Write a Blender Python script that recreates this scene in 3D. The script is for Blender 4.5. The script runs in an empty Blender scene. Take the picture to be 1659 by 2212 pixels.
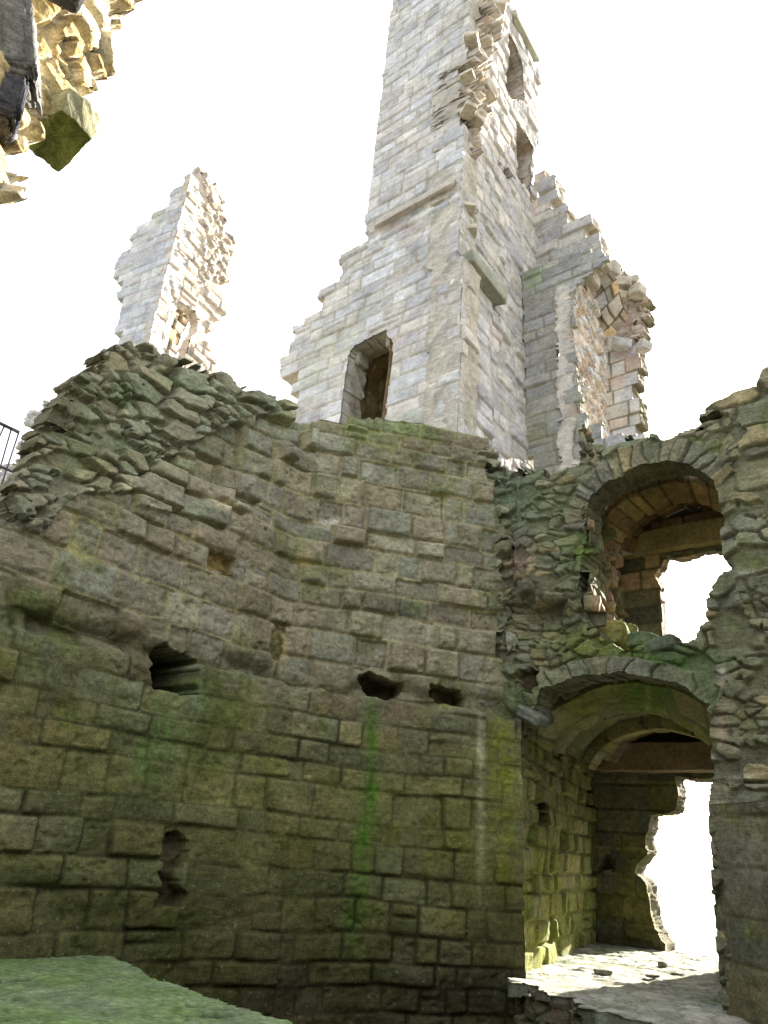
import bpy, math
import numpy as np

# ------------------------------------------------------------------ camera / sky / sun
W, H = 1659.0, 2212.0            # measuring units of the picture
LENS, SENS = 26.0, 36.0
F = LENS / SENS * H
zen = np.array([1122 - W / 2, H / 2 + 2400])
PITCH = math.atan(F / math.hypot(*zen)); ROLL = math.atan2(zen[0], zen[1])
EYE = np.array([0.0, 0.0, 2.0])
fw = np.array([0, math.cos(PITCH), math.sin(PITCH)]); r0 = np.array([1.0, 0, 0]); u0 = np.cross(r0, fw)
RT = math.cos(ROLL) * r0 + math.sin(ROLL) * u0
UP = math.cos(ROLL) * u0 - math.sin(ROLL) * r0

sc = bpy.context.scene
cam = bpy.data.cameras.new("camera"); co = bpy.data.objects.new("camera", cam); sc.collection.objects.link(co)
cam.sensor_fit = 'VERTICAL'; cam.sensor_height = SENS; cam.lens = LENS; cam.clip_end = 5000; cam.clip_start = 0.05
from mathutils import Matrix, Vector
M = Matrix.Identity(4)
for i in range(3):
    M[i][0] = RT[i]; M[i][1] = UP[i]; M[i][2] = -fw[i]; M[i][3] = EYE[i]
co.matrix_world = M
sc.camera = co

SUN_AZ, SUN_EL = 44.0, 22.5
wd = bpy.data.worlds.new("World"); sc.world = wd; wd.use_nodes = True
nt = wd.node_tree; bg = nt.nodes["Background"]
sky = nt.nodes.new("ShaderNodeTexSky"); sky.sky_type = 'NISHITA'; sky.sun_disc = False
sky.sun_elevation = math.radians(SUN_EL); sky.sun_rotation = math.radians(SUN_AZ)
sky.dust_density = 3.0; sky.air_density = 1.0; sky.ozone_density = 1.0
cloud = nt.nodes.new("ShaderNodeTexNoise"); cloud.inputs["Scale"].default_value = 1.6; cloud.inputs["Detail"].default_value = 6
cr_ = nt.nodes.new("ShaderNodeMapRange"); cr_.inputs[1].default_value = .3; cr_.inputs[2].default_value = .7; cr_.inputs[3].default_value = .62; cr_.inputs[4].default_value = .86
mxs = nt.nodes.new("ShaderNodeMix"); mxs.data_type = 'RGBA'; mxs.inputs[7].default_value = (2.75, 2.7, 2.62, 1)   # thin bright cloud over the blue
nt.links.new(cloud.outputs[0], cr_.inputs[0]); nt.links.new(cr_.outputs[0], mxs.inputs[0]); nt.links.new(sky.outputs[0], mxs.inputs[6])
nt.links.new(mxs.outputs[2], bg.inputs[0]); bg.inputs[1].default_value = 0.15
sl = bpy.data.lights.new("sun", 'SUN'); sl.energy = 5.0; sl.angle = math.radians(0.53); sl.color = (1.0, 0.93, 0.82)
so = bpy.data.objects.new("sun", sl); sc.collection.objects.link(so)
az, el = math.radians(SUN_AZ), math.radians(SUN_EL)
sdir = Vector((math.sin(az) * math.cos(el), math.cos(az) * math.cos(el), math.sin(el)))
so.rotation_euler = sdir.to_track_quat('Z', 'Y').to_euler(); so.location = sdir * 60
sc.view_settings.view_transform = 'Standard'; sc.view_settings.look = 'None'
sc.view_settings.gamma = 1.0; sc.view_settings.exposure = 2.45
sc.render.engine = 'CYCLES'
sc.cycles.max_bounces = 8; sc.cycles.diffuse_bounces = 5

# ------------------------------------------------------------------ geometry helpers
def ray(x, y):
    v = (x - W / 2) * RT + (H / 2 - y) * UP + F * fw
    return v / np.linalg.norm(v)
def dirv(a):
    a = math.radians(a); return np.array([math.sin(a), math.cos(a), 0.0])
def onz(p, z):
    v = ray(*p); return EYE + v * ((z - EYE[2]) / v[2])
def onpl(p, Q, a):
    d = dirv(a); n = np.array([-d[1], d[0], 0]); v = ray(*p)
    return EYE + v * ((n @ (np.asarray(Q) - EYE)) / (n @ v))
def atd(p, D):
    v = ray(*p); return EYE + v * D / math.hypot(v[0], v[1])
def proj(P):
    q = P - EYE; z = q @ fw; z = np.where(np.abs(z) < 1e-6, 1e-6, z)
    x = W / 2 + F * (q @ RT) / z; y = H / 2 - F * (q @ UP) / z
    x = np.where(z < 0.05, -9999, x)
    return x, y
def pip(poly, x, y):
    poly = np.asarray(poly, float); ins = np.zeros(x.shape, bool)
    for i in range(len(poly)):
        x1, y1 = poly[i]; x2, y2 = poly[i - 1]
        if y1 == y2: continue
        c = ((y1 > y) != (y2 > y)) & (x < (x2 - x1) * (y - y1) / (y2 - y1) + x1)
        ins ^= c
    return ins
_T = np.random.RandomState(7).rand(64, 256, 256).astype(np.float32) if False else None
def _tab(seed):
    return np.random.RandomState(seed % 100000).rand(256, 256)
def vn(x, y, seed):
    t = _tab(seed); xi = np.floor(x).astype(int); yi = np.floor(y).astype(int)
    fx = x - xi; fy = y - yi; fx = fx * fx * (3 - 2 * fx); fy = fy * fy * (3 - 2 * fy)
    a = t[xi & 255, yi & 255]; b = t[(xi + 1) & 255, yi & 255]; c = t[xi & 255, (yi + 1) & 255]; d = t[(xi + 1) & 255, (yi + 1) & 255]
    return (a * (1 - fx) + b * fx) * (1 - fy) + (c * (1 - fx) + d * fx) * fy
def fbm(x, y, seed, oct=4, gain=0.5):
    s = 0; a = 1; n = 0
    for i in range(oct):
        s = s + a * (vn(x * 2 ** i + 17.3 * i, y * 2 ** i + 5.1 * i, seed + i) * 2 - 1); n += a; a *= gain
    return s / n
def sst(a, b, x):
    t = np.clip((x - a) / (b - a), 0, 1); return t * t * (3 - 2 * t)

def ashlar(U, V, sd, ch=.25, bw=.5, jw=.012, off=.012, mort=.022, rnd=.03, vary=.25, warp=.012, tilt=.02, pit=.0):
    rs = np.random.RandomState(sd)
    U2 = U + warp * fbm(U * 1.3, V * 1.3, sd + 11, 3) ; V2 = V + warp * 1.4 * fbm(U * 1.1 + 9, V * 1.3, sd + 12, 3)
    v0, v1 = V2.min() - ch, V2.max() + ch
    es = [v0]
    while es[-1] < v1: es.append(es[-1] + ch * (1 + vary * (rs.rand() * 2 - 1)))
    es = np.array(es); row = np.clip(np.searchsorted(es, V2) - 1, 0, len(es) - 2)
    ulo, uhi = U2.min() - 2 * bw, U2.max() + 2 * bw
    h = np.zeros(U.shape); d = np.zeros(U.shape); cu = np.zeros(U.shape); cv = np.zeros(U.shape); sid = np.zeros(U.shape, int)
    base = 0
    for r in range(len(es) - 1):
        m = row == r
        x = [ulo + rs.rand() * bw]
        while x[-1] < uhi: x.append(x[-1] + bw * (0.5 + rs.rand() * 1.05))
        x = np.array(x)
        split = rs.rand(len(x)) < 0.04
        if not m.any():
            base += 2 * len(x); continue
        u = U2[m]; v = V2[m]
        b = np.clip(np.searchsorted(x, u) - 1, 0, len(x) - 2)
        lo = np.full(u.shape, es[r]); hi = np.full(u.shape, es[r + 1])
        sp = split[b]; mid = (lo + hi) / 2 + .02; up = sp & (v > mid); dn = sp & ~up
        lo = np.where(up, mid, lo); hi = np.where(dn, mid, hi)
        dx = np.minimum(u - x[b], x[b + 1] - u); dy = np.minimum(v - lo, hi - v)
        rr = rnd
        c = (dx < rr) & (dy < rr)
        dd = np.minimum(dx, dy)
        dd = np.where(c, rr - np.hypot(rr - dx, rr - dy), dd)
        d[m] = dd; cu[m] = (x[b] + x[b + 1]) / 2; cv[m] = (lo + hi) / 2
        sid[m] = base + b * 2 + up.astype(int); base += 2 * len(x)
    N = base + 10
    o = rs.randn(N) * off; tu = rs.randn(N) * tilt; tv = rs.randn(N) * tilt; wr = rs.rand(N)
    er = .5 + .5 * fbm(U * 9, V * 9, sd + 5, 3)
    jj = jw * (0.35 + 1.5 * er)
    k = sst(jj * .35, jj * .35 + .016 + .012 * wr[sid], d)
    round_ = np.clip(1 - d / .06, 0, 1) ** 2 * .010 * (0.4 + 1.6 * wr[sid])
    face = o[sid] + tu[sid] * (U - cu) + tv[sid] * (V - cv) - round_
    face = face + .008 * fbm(U * 7 + sid * 3.1, V * 14, sd + 21, 5, .6) * (0.5 + 2 * wr[(sid * 7) % N]) - pit * np.clip(fbm(U * 13, V * 13, sd + 23, 3) - .18, 0, 1)
    mm = -mort * (0.3 + 1.1 * vn(U * 3, V * 3, sd + 31)) + .004 * fbm(U * 20, V * 20, sd + 3, 2)
    h = mm * (1 - k) + face * k
    return dict(h=h, k=k, sid=sid, cu=cu, cv=cv, d=d)

def rubble(U, V, sd, cx=.26, cy=.13, amp=.06, warp=.06, tl=.35, depth=.03):
    A_ = rubble1(U, V, sd, cx * .85, cy * .85, amp * .85, warp, tl, depth)
    B_ = rubble1(U, V, sd + 50, cx * 1.45, cy * 1.5, amp * 1.15, warp * 1.2, tl * .8, depth)
    C_ = rubble1(U, V, sd + 90, cx * .5, cy * .55, amp * .6, warp, tl, depth)
    q = vn(U * 2.1, V * 2.6, sd + 33) + .25 * fbm(U * 5, V * 5, sd + 34, 3)
    out = {}
    for k in A_: out[k] = np.where(q > .60, B_[k] + (70000 if k == 'sid' else 0), np.where(q < .30, C_[k] + (140000 if k == 'sid' else 0), A_[k]))
    return out
def rubble1(U, V, sd, cx=.26, cy=.13, amp=.06, warp=.06, tl=.35, depth=.03):
    U2 = U + warp * fbm(U * 3, V * 3, sd + 1, 3); V2 = V + warp * fbm(U * 3 + 7, V * 3, sd + 2, 3) * .8
    X = U2 / cx; Y = V2 / cy; xi = np.floor(X).astype(int); yi = np.floor(Y).astype(int)
    tx = _tab(sd + 3); ty = _tab(sd + 4); ts = _tab(sd + 8)
    f1 = np.full(U.shape, 9.); f2 = f1.copy(); sx = np.zeros(U.shape); sy = sx.copy(); ids = np.zeros(U.shape, int)
    for i in (-1, 0, 1):
        for j in (-1, 0, 1):
            a = (xi + i) & 255; b = (yi + j) & 255
            px = xi + i + .08 + .84 * tx[a, b]; py = yi + j + .08 + .84 * ty[a, b]
            q = np.abs(X - px) ** 2.6 + np.abs(Y - py) ** 2.6
            q = q ** (1 / 2.6) - .28 * ts[a, b]
            n = q < f1
            f2 = np.where(n, f1, np.minimum(f2, q))
            sx = np.where(n, px, sx); sy = np.where(n, py, sy); ids = np.where(n, a * 256 + b, ids); f1 = np.where(n, q, f1)
    rs = np.random.RandomState(sd + 9); N = 65536
    A = rs.rand(N) ** 1.7; T1 = rs.randn(N); T2 = rs.rand(N); wr = rs.rand(N)
    k = sst(.02, .20, f2 - f1 + .10 * fbm(U * 11, V * 11, sd + 5, 3)) * (A[ids] > .05)
    cu = sx * cx; cv = sy * cy
    face = amp * (.15 + 1.25 * A[ids]) + tl * .3 * T1[ids] * (U - cu) - tl * (T2[ids] - .2) * (V - cv) - np.clip(f1, 0, 1) ** 2 * amp * .35
    face = face + .022 * fbm(U * 5 + ids * 1.7, V * 15, sd + 6, 5, .6)
    mm = -depth * .6 + .05 * fbm(U * 3.5, V * 4, sd + 7, 5, .6)
    return dict(h=mm * (1 - k) + face * k, k=k, sid=ids, cu=cu, cv=cv, d=f2 - f1)

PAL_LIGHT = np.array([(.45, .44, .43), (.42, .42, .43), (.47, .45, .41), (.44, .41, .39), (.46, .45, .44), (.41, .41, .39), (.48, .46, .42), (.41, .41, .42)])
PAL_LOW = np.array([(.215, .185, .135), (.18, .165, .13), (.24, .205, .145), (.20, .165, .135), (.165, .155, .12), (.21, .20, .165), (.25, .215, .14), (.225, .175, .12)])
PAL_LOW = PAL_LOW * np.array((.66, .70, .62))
PAL_RUB = np.array([(.19, .17, .12), (.16, .16, .12), (.22, .20, .15), (.15, .14, .12), (.20, .18, .14), (.25, .20, .13), (.18, .18, .15)])
PAL_RUB = PAL_RUB * np.array((.92, .96, .80))
PAL_RED = np.array([(.40, .27, .18), (.33, .24, .16), (.43, .32, .20), (.31, .23, .18), (.45, .34, .20), (.37, .23, .17)])
PAL_YEL = np.array([(.44, .34, .18), (.40, .31, .17), (.47, .37, .20), (.35, .26, .16), (.36, .30, .17)])
PAL_GRN = np.array([(.19, .18, .065), (.21, .20, .07), (.165, .17, .075), (.23, .205, .095), (.20, .19, .11)])
PAL_WARM = np.array([(.46, .40, .34), (.50, .44, .37), (.42, .34, .28), (.52, .47, .40), (.44, .38, .30)])
MOSS = np.array((.085, .11, .030)); TEAL = np.array((.105, .130, .085)); BRIGHT = np.array((.05, .12, .012)); LICH = np.array((.42, .40, .33)); DARK = np.array((.025, .023, .018)); OCHRE = np.array((.33, .24, .07))

def smooth_path(pts, step, r):
    pts = [np.array(p, float) for p in pts]; out = []
    for a, b in zip(pts[:-1], pts[1:]):
        n = max(2, int(np.linalg.norm(b - a) / step)); out += [a + (b - a) * t / n for t in range(n)]
    out.append(pts[-1]); P = np.array(out)
    k = int(r / step)
    if k > 1:
        w = np.hanning(2 * k + 1); w /= w.sum()
        Q = np.array([np.convolve(np.pad(P[:, i], k, mode='reflect', reflect_type='odd'), w, 'valid') for i in range(2)]).T
        P = Q
    return P
def vwall(path, z0, z1, res):
    path = np.asarray(path); nz = int((z1 - z0) / res) + 1; zs = np.linspace(z0, z1, nz)
    P = np.zeros((len(path), nz, 3)); P[:, :, 0] = path[:, None, 0]; P[:, :, 1] = path[:, None, 1]; P[:, :, 2] = zs[None]
    return P
def straight(Q, a, t0, t1, res, z0, z1):
    d = dirv(a)[:2]; n = int((t1 - t0) / res) + 1
    return vwall(np.array([np.asarray(Q)[:2] + d * t for t in np.linspace(t0, t1, n)]), z0, z1, res)
def resample(pl, n):
    pl = np.array(pl, float); s = np.r_[0, np.cumsum(np.linalg.norm(np.diff(pl, axis=0), axis=1))]
    t = np.linspace(0, s[-1], n); return np.array([np.interp(t, s, pl[:, i]) for i in range(pl.shape[1])]).T
def smooth_pl(pl, n, it=3):
    q = resample(pl, n)
    for _ in range(it * 4):
        q[1:-1] = (q[:-2] + q[1:-1] * 2 + q[2:]) / 4
    return resample(q, n)
def loft(rows, res, sm=True):
    L = max(np.linalg.norm(np.diff(np.array(r), axis=0), axis=1).sum() for r in rows); nu = int(L / res) + 2
    R = [smooth_pl(r, nu) if sm else resample(r, nu) for r in rows]
    out = [R[0]]
    for a, b in zip(R[:-1], R[1:]):
        m = max(1, int(np.linalg.norm(b - a, axis=1).max() / res))
        for k in range(1, m + 1): out.append(a + (b - a) * k / m)
    return np.array(out).transpose(1, 0, 2)

OBJ = {}
def setp(o, label=None, cat=None, group=None, kind=None):
    if label: o['label'] = label
    if cat: o['category'] = cat
    if group: o['group'] = group
    if kind: o['kind'] = kind
def empty(name, loc, label, cat, group=None):
    o = bpy.data.objects.new(name, None); sc.collection.objects.link(o); o.location = loc; setp(o, label, cat, group); o.empty_display_size = .3
    return o
def mkmesh(name, verts, faces, cols, mat, parent=None, smooth=True):
    me = bpy.data.meshes.new(name); verts = np.asarray(verts, np.float32)
    off = np.zeros(3, np.float32); q = parent
    while q is not None: off += np.array(q.location, np.float32); q = q.parent
    me.vertices.add(len(verts)); me.vertices.foreach_set("co", (verts - off).ravel())
    faces = np.asarray(faces, np.int32); nf = len(faces); k = faces.shape[1]
    me.loops.add(nf * k); me.loops.foreach_set("vertex_index", faces.ravel())
    me.polygons.add(nf); me.polygons.foreach_set("loop_start", np.arange(0, nf * k, k, dtype=np.int32))
    me.polygons.foreach_set("use_smooth", np.full(nf, smooth))
    me.update(calc_edges=True)
    if cols is not None:
        at = me.color_attributes.new("Col", 'FLOAT_COLOR', 'POINT')
        c = np.ones((len(verts), 4), np.float32); c[:, :3] = np.clip(cols, 0.004, .8); at.data.foreach_set("color", c.ravel())
    me.materials.append(mat)
    o = bpy.data.objects.new(name, me); sc.collection.objects.link(o)
    if parent is not None: o.parent = parent
    return o

def stone_mat(name, fine=1.0, bump=1.0, lam=.5, con=1.0):
    m = bpy.data.materials.new(name); m.use_nodes = True; t = m.node_tree; b = t.nodes["Principled BSDF"]
    b.inputs["Roughness"].default_value = .93; b.inputs["Specular IOR Level"].default_value = .18
    N = t.nodes.new; L = t.links.new
    at = N("ShaderNodeAttribute"); at.attribute_name = "Col"
    tc = N("ShaderNodeTexCoord")
    n1 = N("ShaderNodeTexNoise"); n1.inputs["Scale"].default_value = 22 * fine; n1.inputs["Detail"].default_value = 8; n1.inputs["Roughness"].default_value = .7
    mp = N("ShaderNodeMapping"); mp.inputs["Scale"].default_value = (3, 3, 26)
    n2 = N("ShaderNodeTexNoise"); n2.inputs["Scale"].default_value = 1.6 * fine; n2.inputs["Detail"].default_value = 5; n2.inputs["Roughness"].default_value = .6
    n3 = N("ShaderNodeTexNoise"); n3.inputs["Scale"].default_value = 3.0; n3.inputs["Detail"].default_value = 6
    n4 = N("ShaderNodeTexNoise"); n4.inputs["Scale"].default_value = 90 * fine; n4.inputs["Detail"].default_value = 3
    L(tc.outputs["Object"], mp.inputs[0]); L(mp.outputs[0], n2.inputs["Vector"])
    for n in (n1, n3, n4): L(tc.outputs["Object"], n.inputs["Vector"])
    def mr(src, a, b2, lo=.3, hi=.7):
        r = N("ShaderNodeMapRange"); r.inputs[1].default_value = lo; r.inputs[2].default_value = hi; r.inputs[3].default_value = a; r.inputs[4].default_value = b2; L(src, r.inputs[0]); return r.outputs[0]
    def mul(a, b2):
        r = N("ShaderNodeMath"); r.operation = 'MULTIPLY'; L(a, r.inputs[0]); L(b2, r.inputs[1]); return r.outputs[0]
    f = mul(mul(mul(mr(n1.outputs[0], 1 - .42 * con, 1 + .40 * con), mr(n2.outputs[0], 1 - .2 * lam, 1 + .2 * lam)), mr(n3.outputs[0], 1 - .2 * con, 1 + .18 * con)), mr(n4.outputs[0], 1 - .22 * con, 1 + .24 * con))
    mx = N("ShaderNodeVectorMath"); mx.operation = 'SCALE'; L(at.outputs["Color"], mx.inputs[0]); L(f, mx.inputs["Scale"])
    # pale lichen specks
    vo = N("ShaderNodeTexNoise"); vo.inputs["Scale"].default_value = 38 * fine; vo.inputs["Detail"].default_value = 2; L(tc.outputs["Object"], vo.inputs["Vector"])
    sp = mr(vo.outputs[0], 0, .35, .66, .74)
    mc = N("ShaderNodeMix"); mc.data_type = 'RGBA'; L(sp, mc.inputs[0]); L(mx.outputs[0], mc.inputs[6]); mc.inputs[7].default_value = (.36, .35, .28, 1)
    L(mc.outputs[2], b.inputs["Base Color"])
    ad = N("ShaderNodeMath"); ad.operation = 'MULTIPLY_ADD'; L(n2.outputs[0], ad.inputs[0]); ad.inputs[1].default_value = lam; L(n1.outputs[0], ad.inputs[2])
    ad2 = N("ShaderNodeMath"); ad2.operation = 'MULTIPLY_ADD'; L(n4.outputs[0], ad2.inputs[0]); ad2.inputs[1].default_value = .35; L(ad.outputs[0], ad2.inputs[2])
    bp = N("ShaderNodeBump"); bp.inputs["Strength"].default_value = .75 * bump; bp.inputs["Distance"].default_value = .02; L(ad2.outputs[0], bp.inputs["Height"])
    L(bp.outputs[0], b.inputs["Normal"])
    return m
M_LOW = stone_mat("weathered_sandstone", 1.0, 1.0, .5)
M_TOW = stone_mat("pale_sandstone", .8, .8, .8, .5)
M_RUB = stone_mat("rubble_stone", 1.0, 1.2, .8)
M_MOSS = stone_mat("algae_stone", 1.2, .7, .1)

SK = {'passage_floor': (.045, .05, .03)}
def relief(name, P, parent=None, seed=1, style='ashlar', a={}, r={}, zones=(), keep=None, holes=(), deep=(), offs=None, pal=PAL_LOW, rpal=PAL_RUB,
           mort=(.135, .125, .075), rmort=(.13, .125, .08), moss=.3, mosscol=MOSS, paint=(), thick=.4, mat=None, hardkeep=None, face=1, noise_keep=6, custom=None, uvshift=(0, 0), desat=0, ss=1):
    nu, nv = P.shape[:2]
    du = np.zeros_like(P); du[1:-1] = P[2:] - P[:-2]; du[0] = P[1] - P[0]; du[-1] = P[-1] - P[-2]
    dv = np.zeros_like(P); dv[:, 1:-1] = P[:, 2:] - P[:, :-2]; dv[:, 0] = P[:, 1] - P[:, 0]; dv[:, -1] = P[:, -1] - P[:, -2]
    n = np.cross(du, dv); n /= np.maximum(np.linalg.norm(n, axis=2, keepdims=True), 1e-9)
    c = P.reshape(-1, 3).mean(0)
    ref = (EYE - c) if isinstance(face, int) else np.asarray(face, float)
    flip = (n.reshape(-1, 3).mean(0) @ ref) < 0
    if flip: n = -n
    su = np.linalg.norm(np.diff(P, axis=0), axis=2).mean(1); sv = np.linalg.norm(np.diff(P, axis=1), axis=2).mean(0)
    uu = np.r_[0, np.cumsum(su)] + uvshift[0]; vv = np.r_[0, np.cumsum(sv)] + uvshift[1]
    U, V = np.meshgrid(uu, vv, indexing='ij')
    X0, Y0 = proj(P)
    off = np.zeros(U.shape)
    if offs is not None: off = offs(U, V, X0, Y0, P)
    B = P + n * off[..., None]
    X, Y = proj(B)
    wx = X + 9 * fbm(U * 5, V * 5, seed + 41, 3); wy = Y + 9 * fbm(U * 5 + 3, V * 5, seed + 42, 3)
    if style == 'ashlar': S = ashlar(U, V, seed, **a); wr = np.zeros(U.shape)
    else: S = rubble(U, V, seed, **r); wr = np.ones(U.shape)
    if style == 'ashlar' and zones:
        R = rubble(U, V, seed + 500, **r)
        for z in zones: wr = np.where(pip(z, wx, wy), 1.0, wr)
        m = wr > .5
        for k in S: S[k] = np.where(m, R[k] + (100000 if k == 'sid' else 0), S[k])
    elif style == 'rubble' and zones:
        R = ashlar(U, V, seed + 500, **a)
        for z in zones: wr = np.where(pip(z, wx, wy), 0.0, wr)
        m = wr < .5
        for k in S: S[k] = np.where(m, R[k] + (100000 if k == 'sid' else 0), S[k])
    # ---- colour
    sid = S['sid']; hs = (np.sin(sid * 12.9898 + seed) * 43758.5453) % 1.0; hs2 = (np.sin(sid * 78.233 + seed * 3) * 12543.123) % 1.0
    pa = np.asarray(pal); pr = np.asarray(rpal)
    ca = pa[(hs * len(pa)).astype(int) % len(pa)]; cr = pr[(hs * len(pr)).astype(int) % len(pr)]
    col = np.where((wr > .5)[..., None], cr, ca) * (0.82 + .36 * hs2)[..., None]
    mo = np.where((wr > .5)[..., None], np.array(rmort), np.array(mort))
    k = np.clip(S['k'], 0, 1)[..., None]
    col = mo * (1 - k) + col * k
    n1 = fbm(U * 1.1, V * 1.1, seed + 61, 5, .6); n2 = fbm(U * 4, V * 4, seed + 62, 4, .6); n3 = fbm(U * 14, V * 14, seed + 63, 3)
    col = col * (1 + .28 * n2 + .18 * n3)[..., None]
    mm = sst(-.1, .35, n1 * .9 + n2 * .6 - .35 + moss)[..., None] * .8
    col = col * (1 - mm) + (np.asarray(mosscol) * (1 + .5 * n3[..., None])) * mm
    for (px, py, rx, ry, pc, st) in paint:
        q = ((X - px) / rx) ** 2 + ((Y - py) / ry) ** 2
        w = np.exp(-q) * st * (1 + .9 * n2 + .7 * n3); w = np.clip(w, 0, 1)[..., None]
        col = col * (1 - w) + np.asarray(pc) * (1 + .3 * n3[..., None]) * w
    h = S['h'].copy()
    if custom is not None: h, col = custom(U, V, X, Y, h, col, B, S)
    for dd_ in deep:
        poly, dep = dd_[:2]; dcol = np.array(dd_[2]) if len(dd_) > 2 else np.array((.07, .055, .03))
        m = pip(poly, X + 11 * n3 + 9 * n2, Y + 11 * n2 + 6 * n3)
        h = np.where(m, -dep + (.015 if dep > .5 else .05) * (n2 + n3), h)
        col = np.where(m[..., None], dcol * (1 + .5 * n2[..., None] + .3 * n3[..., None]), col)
    # ---- keep mask (per stone)
    km = np.ones(U.shape, bool)
    if keep is not None:
        iu = np.clip(np.searchsorted(uu, S['cu']), 0, nu - 1); iv = np.clip(np.searchsorted(vv, S['cv']), 0, nv - 1)
        sx = X[iu, iv]; sy = Y[iu, iv]
        km = pip(keep, sx, sy) & pip(keep, X + (sx - X) * .6, Y + (sy - Y) * .6)
    if hardkeep is not None: km &= pip(hardkeep, X + noise_keep * n2, Y + noise_keep * n3)
    for hp in holes: km &= ~pip(hp, X + noise_keep * .6 * n2, Y + noise_keep * .6 * n3)
    ck = km[:-1, :-1] & km[1:, :-1] & km[1:, 1:] & km[:-1, 1:]
    D = B + n * h[..., None]
    idx = np.arange(nu * nv).reshape(nu, nv)
    f = np.stack([idx[:-1, :-1][ck], idx[1:, :-1][ck], idx[1:, 1:][ck], idx[:-1, 1:][ck]], 1)
    # skirt
    ed = []
    pk = np.pad(ck, 1)
    L = pk[1:-1, 1:-1] & ~pk[:-2, 1:-1]; i, j = np.nonzero(L); ed.append(np.stack([idx[i, j], idx[i, j + 1]], 1))
    L = pk[1:-1, 1:-1] & ~pk[2:, 1:-1]; i, j = np.nonzero(L); ed.append(np.stack([idx[i + 1, j + 1], idx[i + 1, j]], 1))
    L = pk[1:-1, 1:-1] & ~pk[1:-1, :-2]; i, j = np.nonzero(L); ed.append(np.stack([idx[i + 1, j], idx[i, j]], 1))
    L = pk[1:-1, 1:-1] & ~pk[1:-1, 2:]; i, j = np.nonzero(L); ed.append(np.stack([idx[i, j + 1], idx[i + 1, j + 1]], 1))
    ed = np.concatenate(ed)
    Vs = D.reshape(-1, 3); Cs = col.reshape(-1, 3); nn = n.reshape(-1, 3)
    if thick > 0 and len(ed):
        bv = np.unique(ed); mp = np.full(nu * nv, -1); K = max(2, int(thick / .07))
        prev = None; rsk = np.random.RandomState(seed + 5)
        ring_prev = bv.copy(); base0 = len(Vs); allf = [f]; av = [Vs]; ac = [Cs]
        mp[bv] = np.arange(len(bv)); cur_off = 0; count = len(Vs)
        Pb = Vs[bv]; nb = nn[bv]; inner = np.cross(nb, rsk.randn(len(bv), 3))
        lowf = np.stack([fbm(Pb[:, 2] * 5, (Pb[:, 0] + Pb[:, 1]) * 5, seed + 70 + q, 3) for q in range(3)], 1)
        ids_prev = bv
        for s in range(1, K + 1):
            t = thick * s / K
            jit = np.stack([fbm(Pb[:, 2] * 7 + t * 9, (Pb[:, 0] + Pb[:, 1]) * 7 + t * 7, seed + 80 + q, 3) for q in range(3)], 1)
            ring = Pb - nb * t + jit * .035
            av.append(ring); cc = np.asarray(pr)[rsk.randint(0, len(pr), len(bv))] if False else (np.array(SK.get(name, rmort if wr.mean() > .5 else mort)) * (1 + .5 * jit[:, :1]))
            cc = Cs[bv] * .4 + cc * .6 if s < 3 else cc
            ac.append(cc)
            ids_new = count + np.arange(len(bv)); count += len(bv)
            a0 = ids_prev[mp[ed[:, 0]]]; b0 = ids_prev[mp[ed[:, 1]]]; a1 = ids_new[mp[ed[:, 0]]]; b1 = ids_new[mp[ed[:, 1]]]
            allf.append(np.stack([b0, a0, a1, b1], 1)); ids_prev = ids_new
        f = np.concatenate(allf); Vs = np.concatenate(av); Cs = np.concatenate(ac)
    if flip: f = f[:, ::-1]
    used = np.unique(f); rm = np.full(len(Vs), -1); rm[used] = np.arange(len(used))
    o = mkmesh(name, Vs[used], rm[f], Cs[used], mat or M_LOW, parent)
    return o

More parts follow.
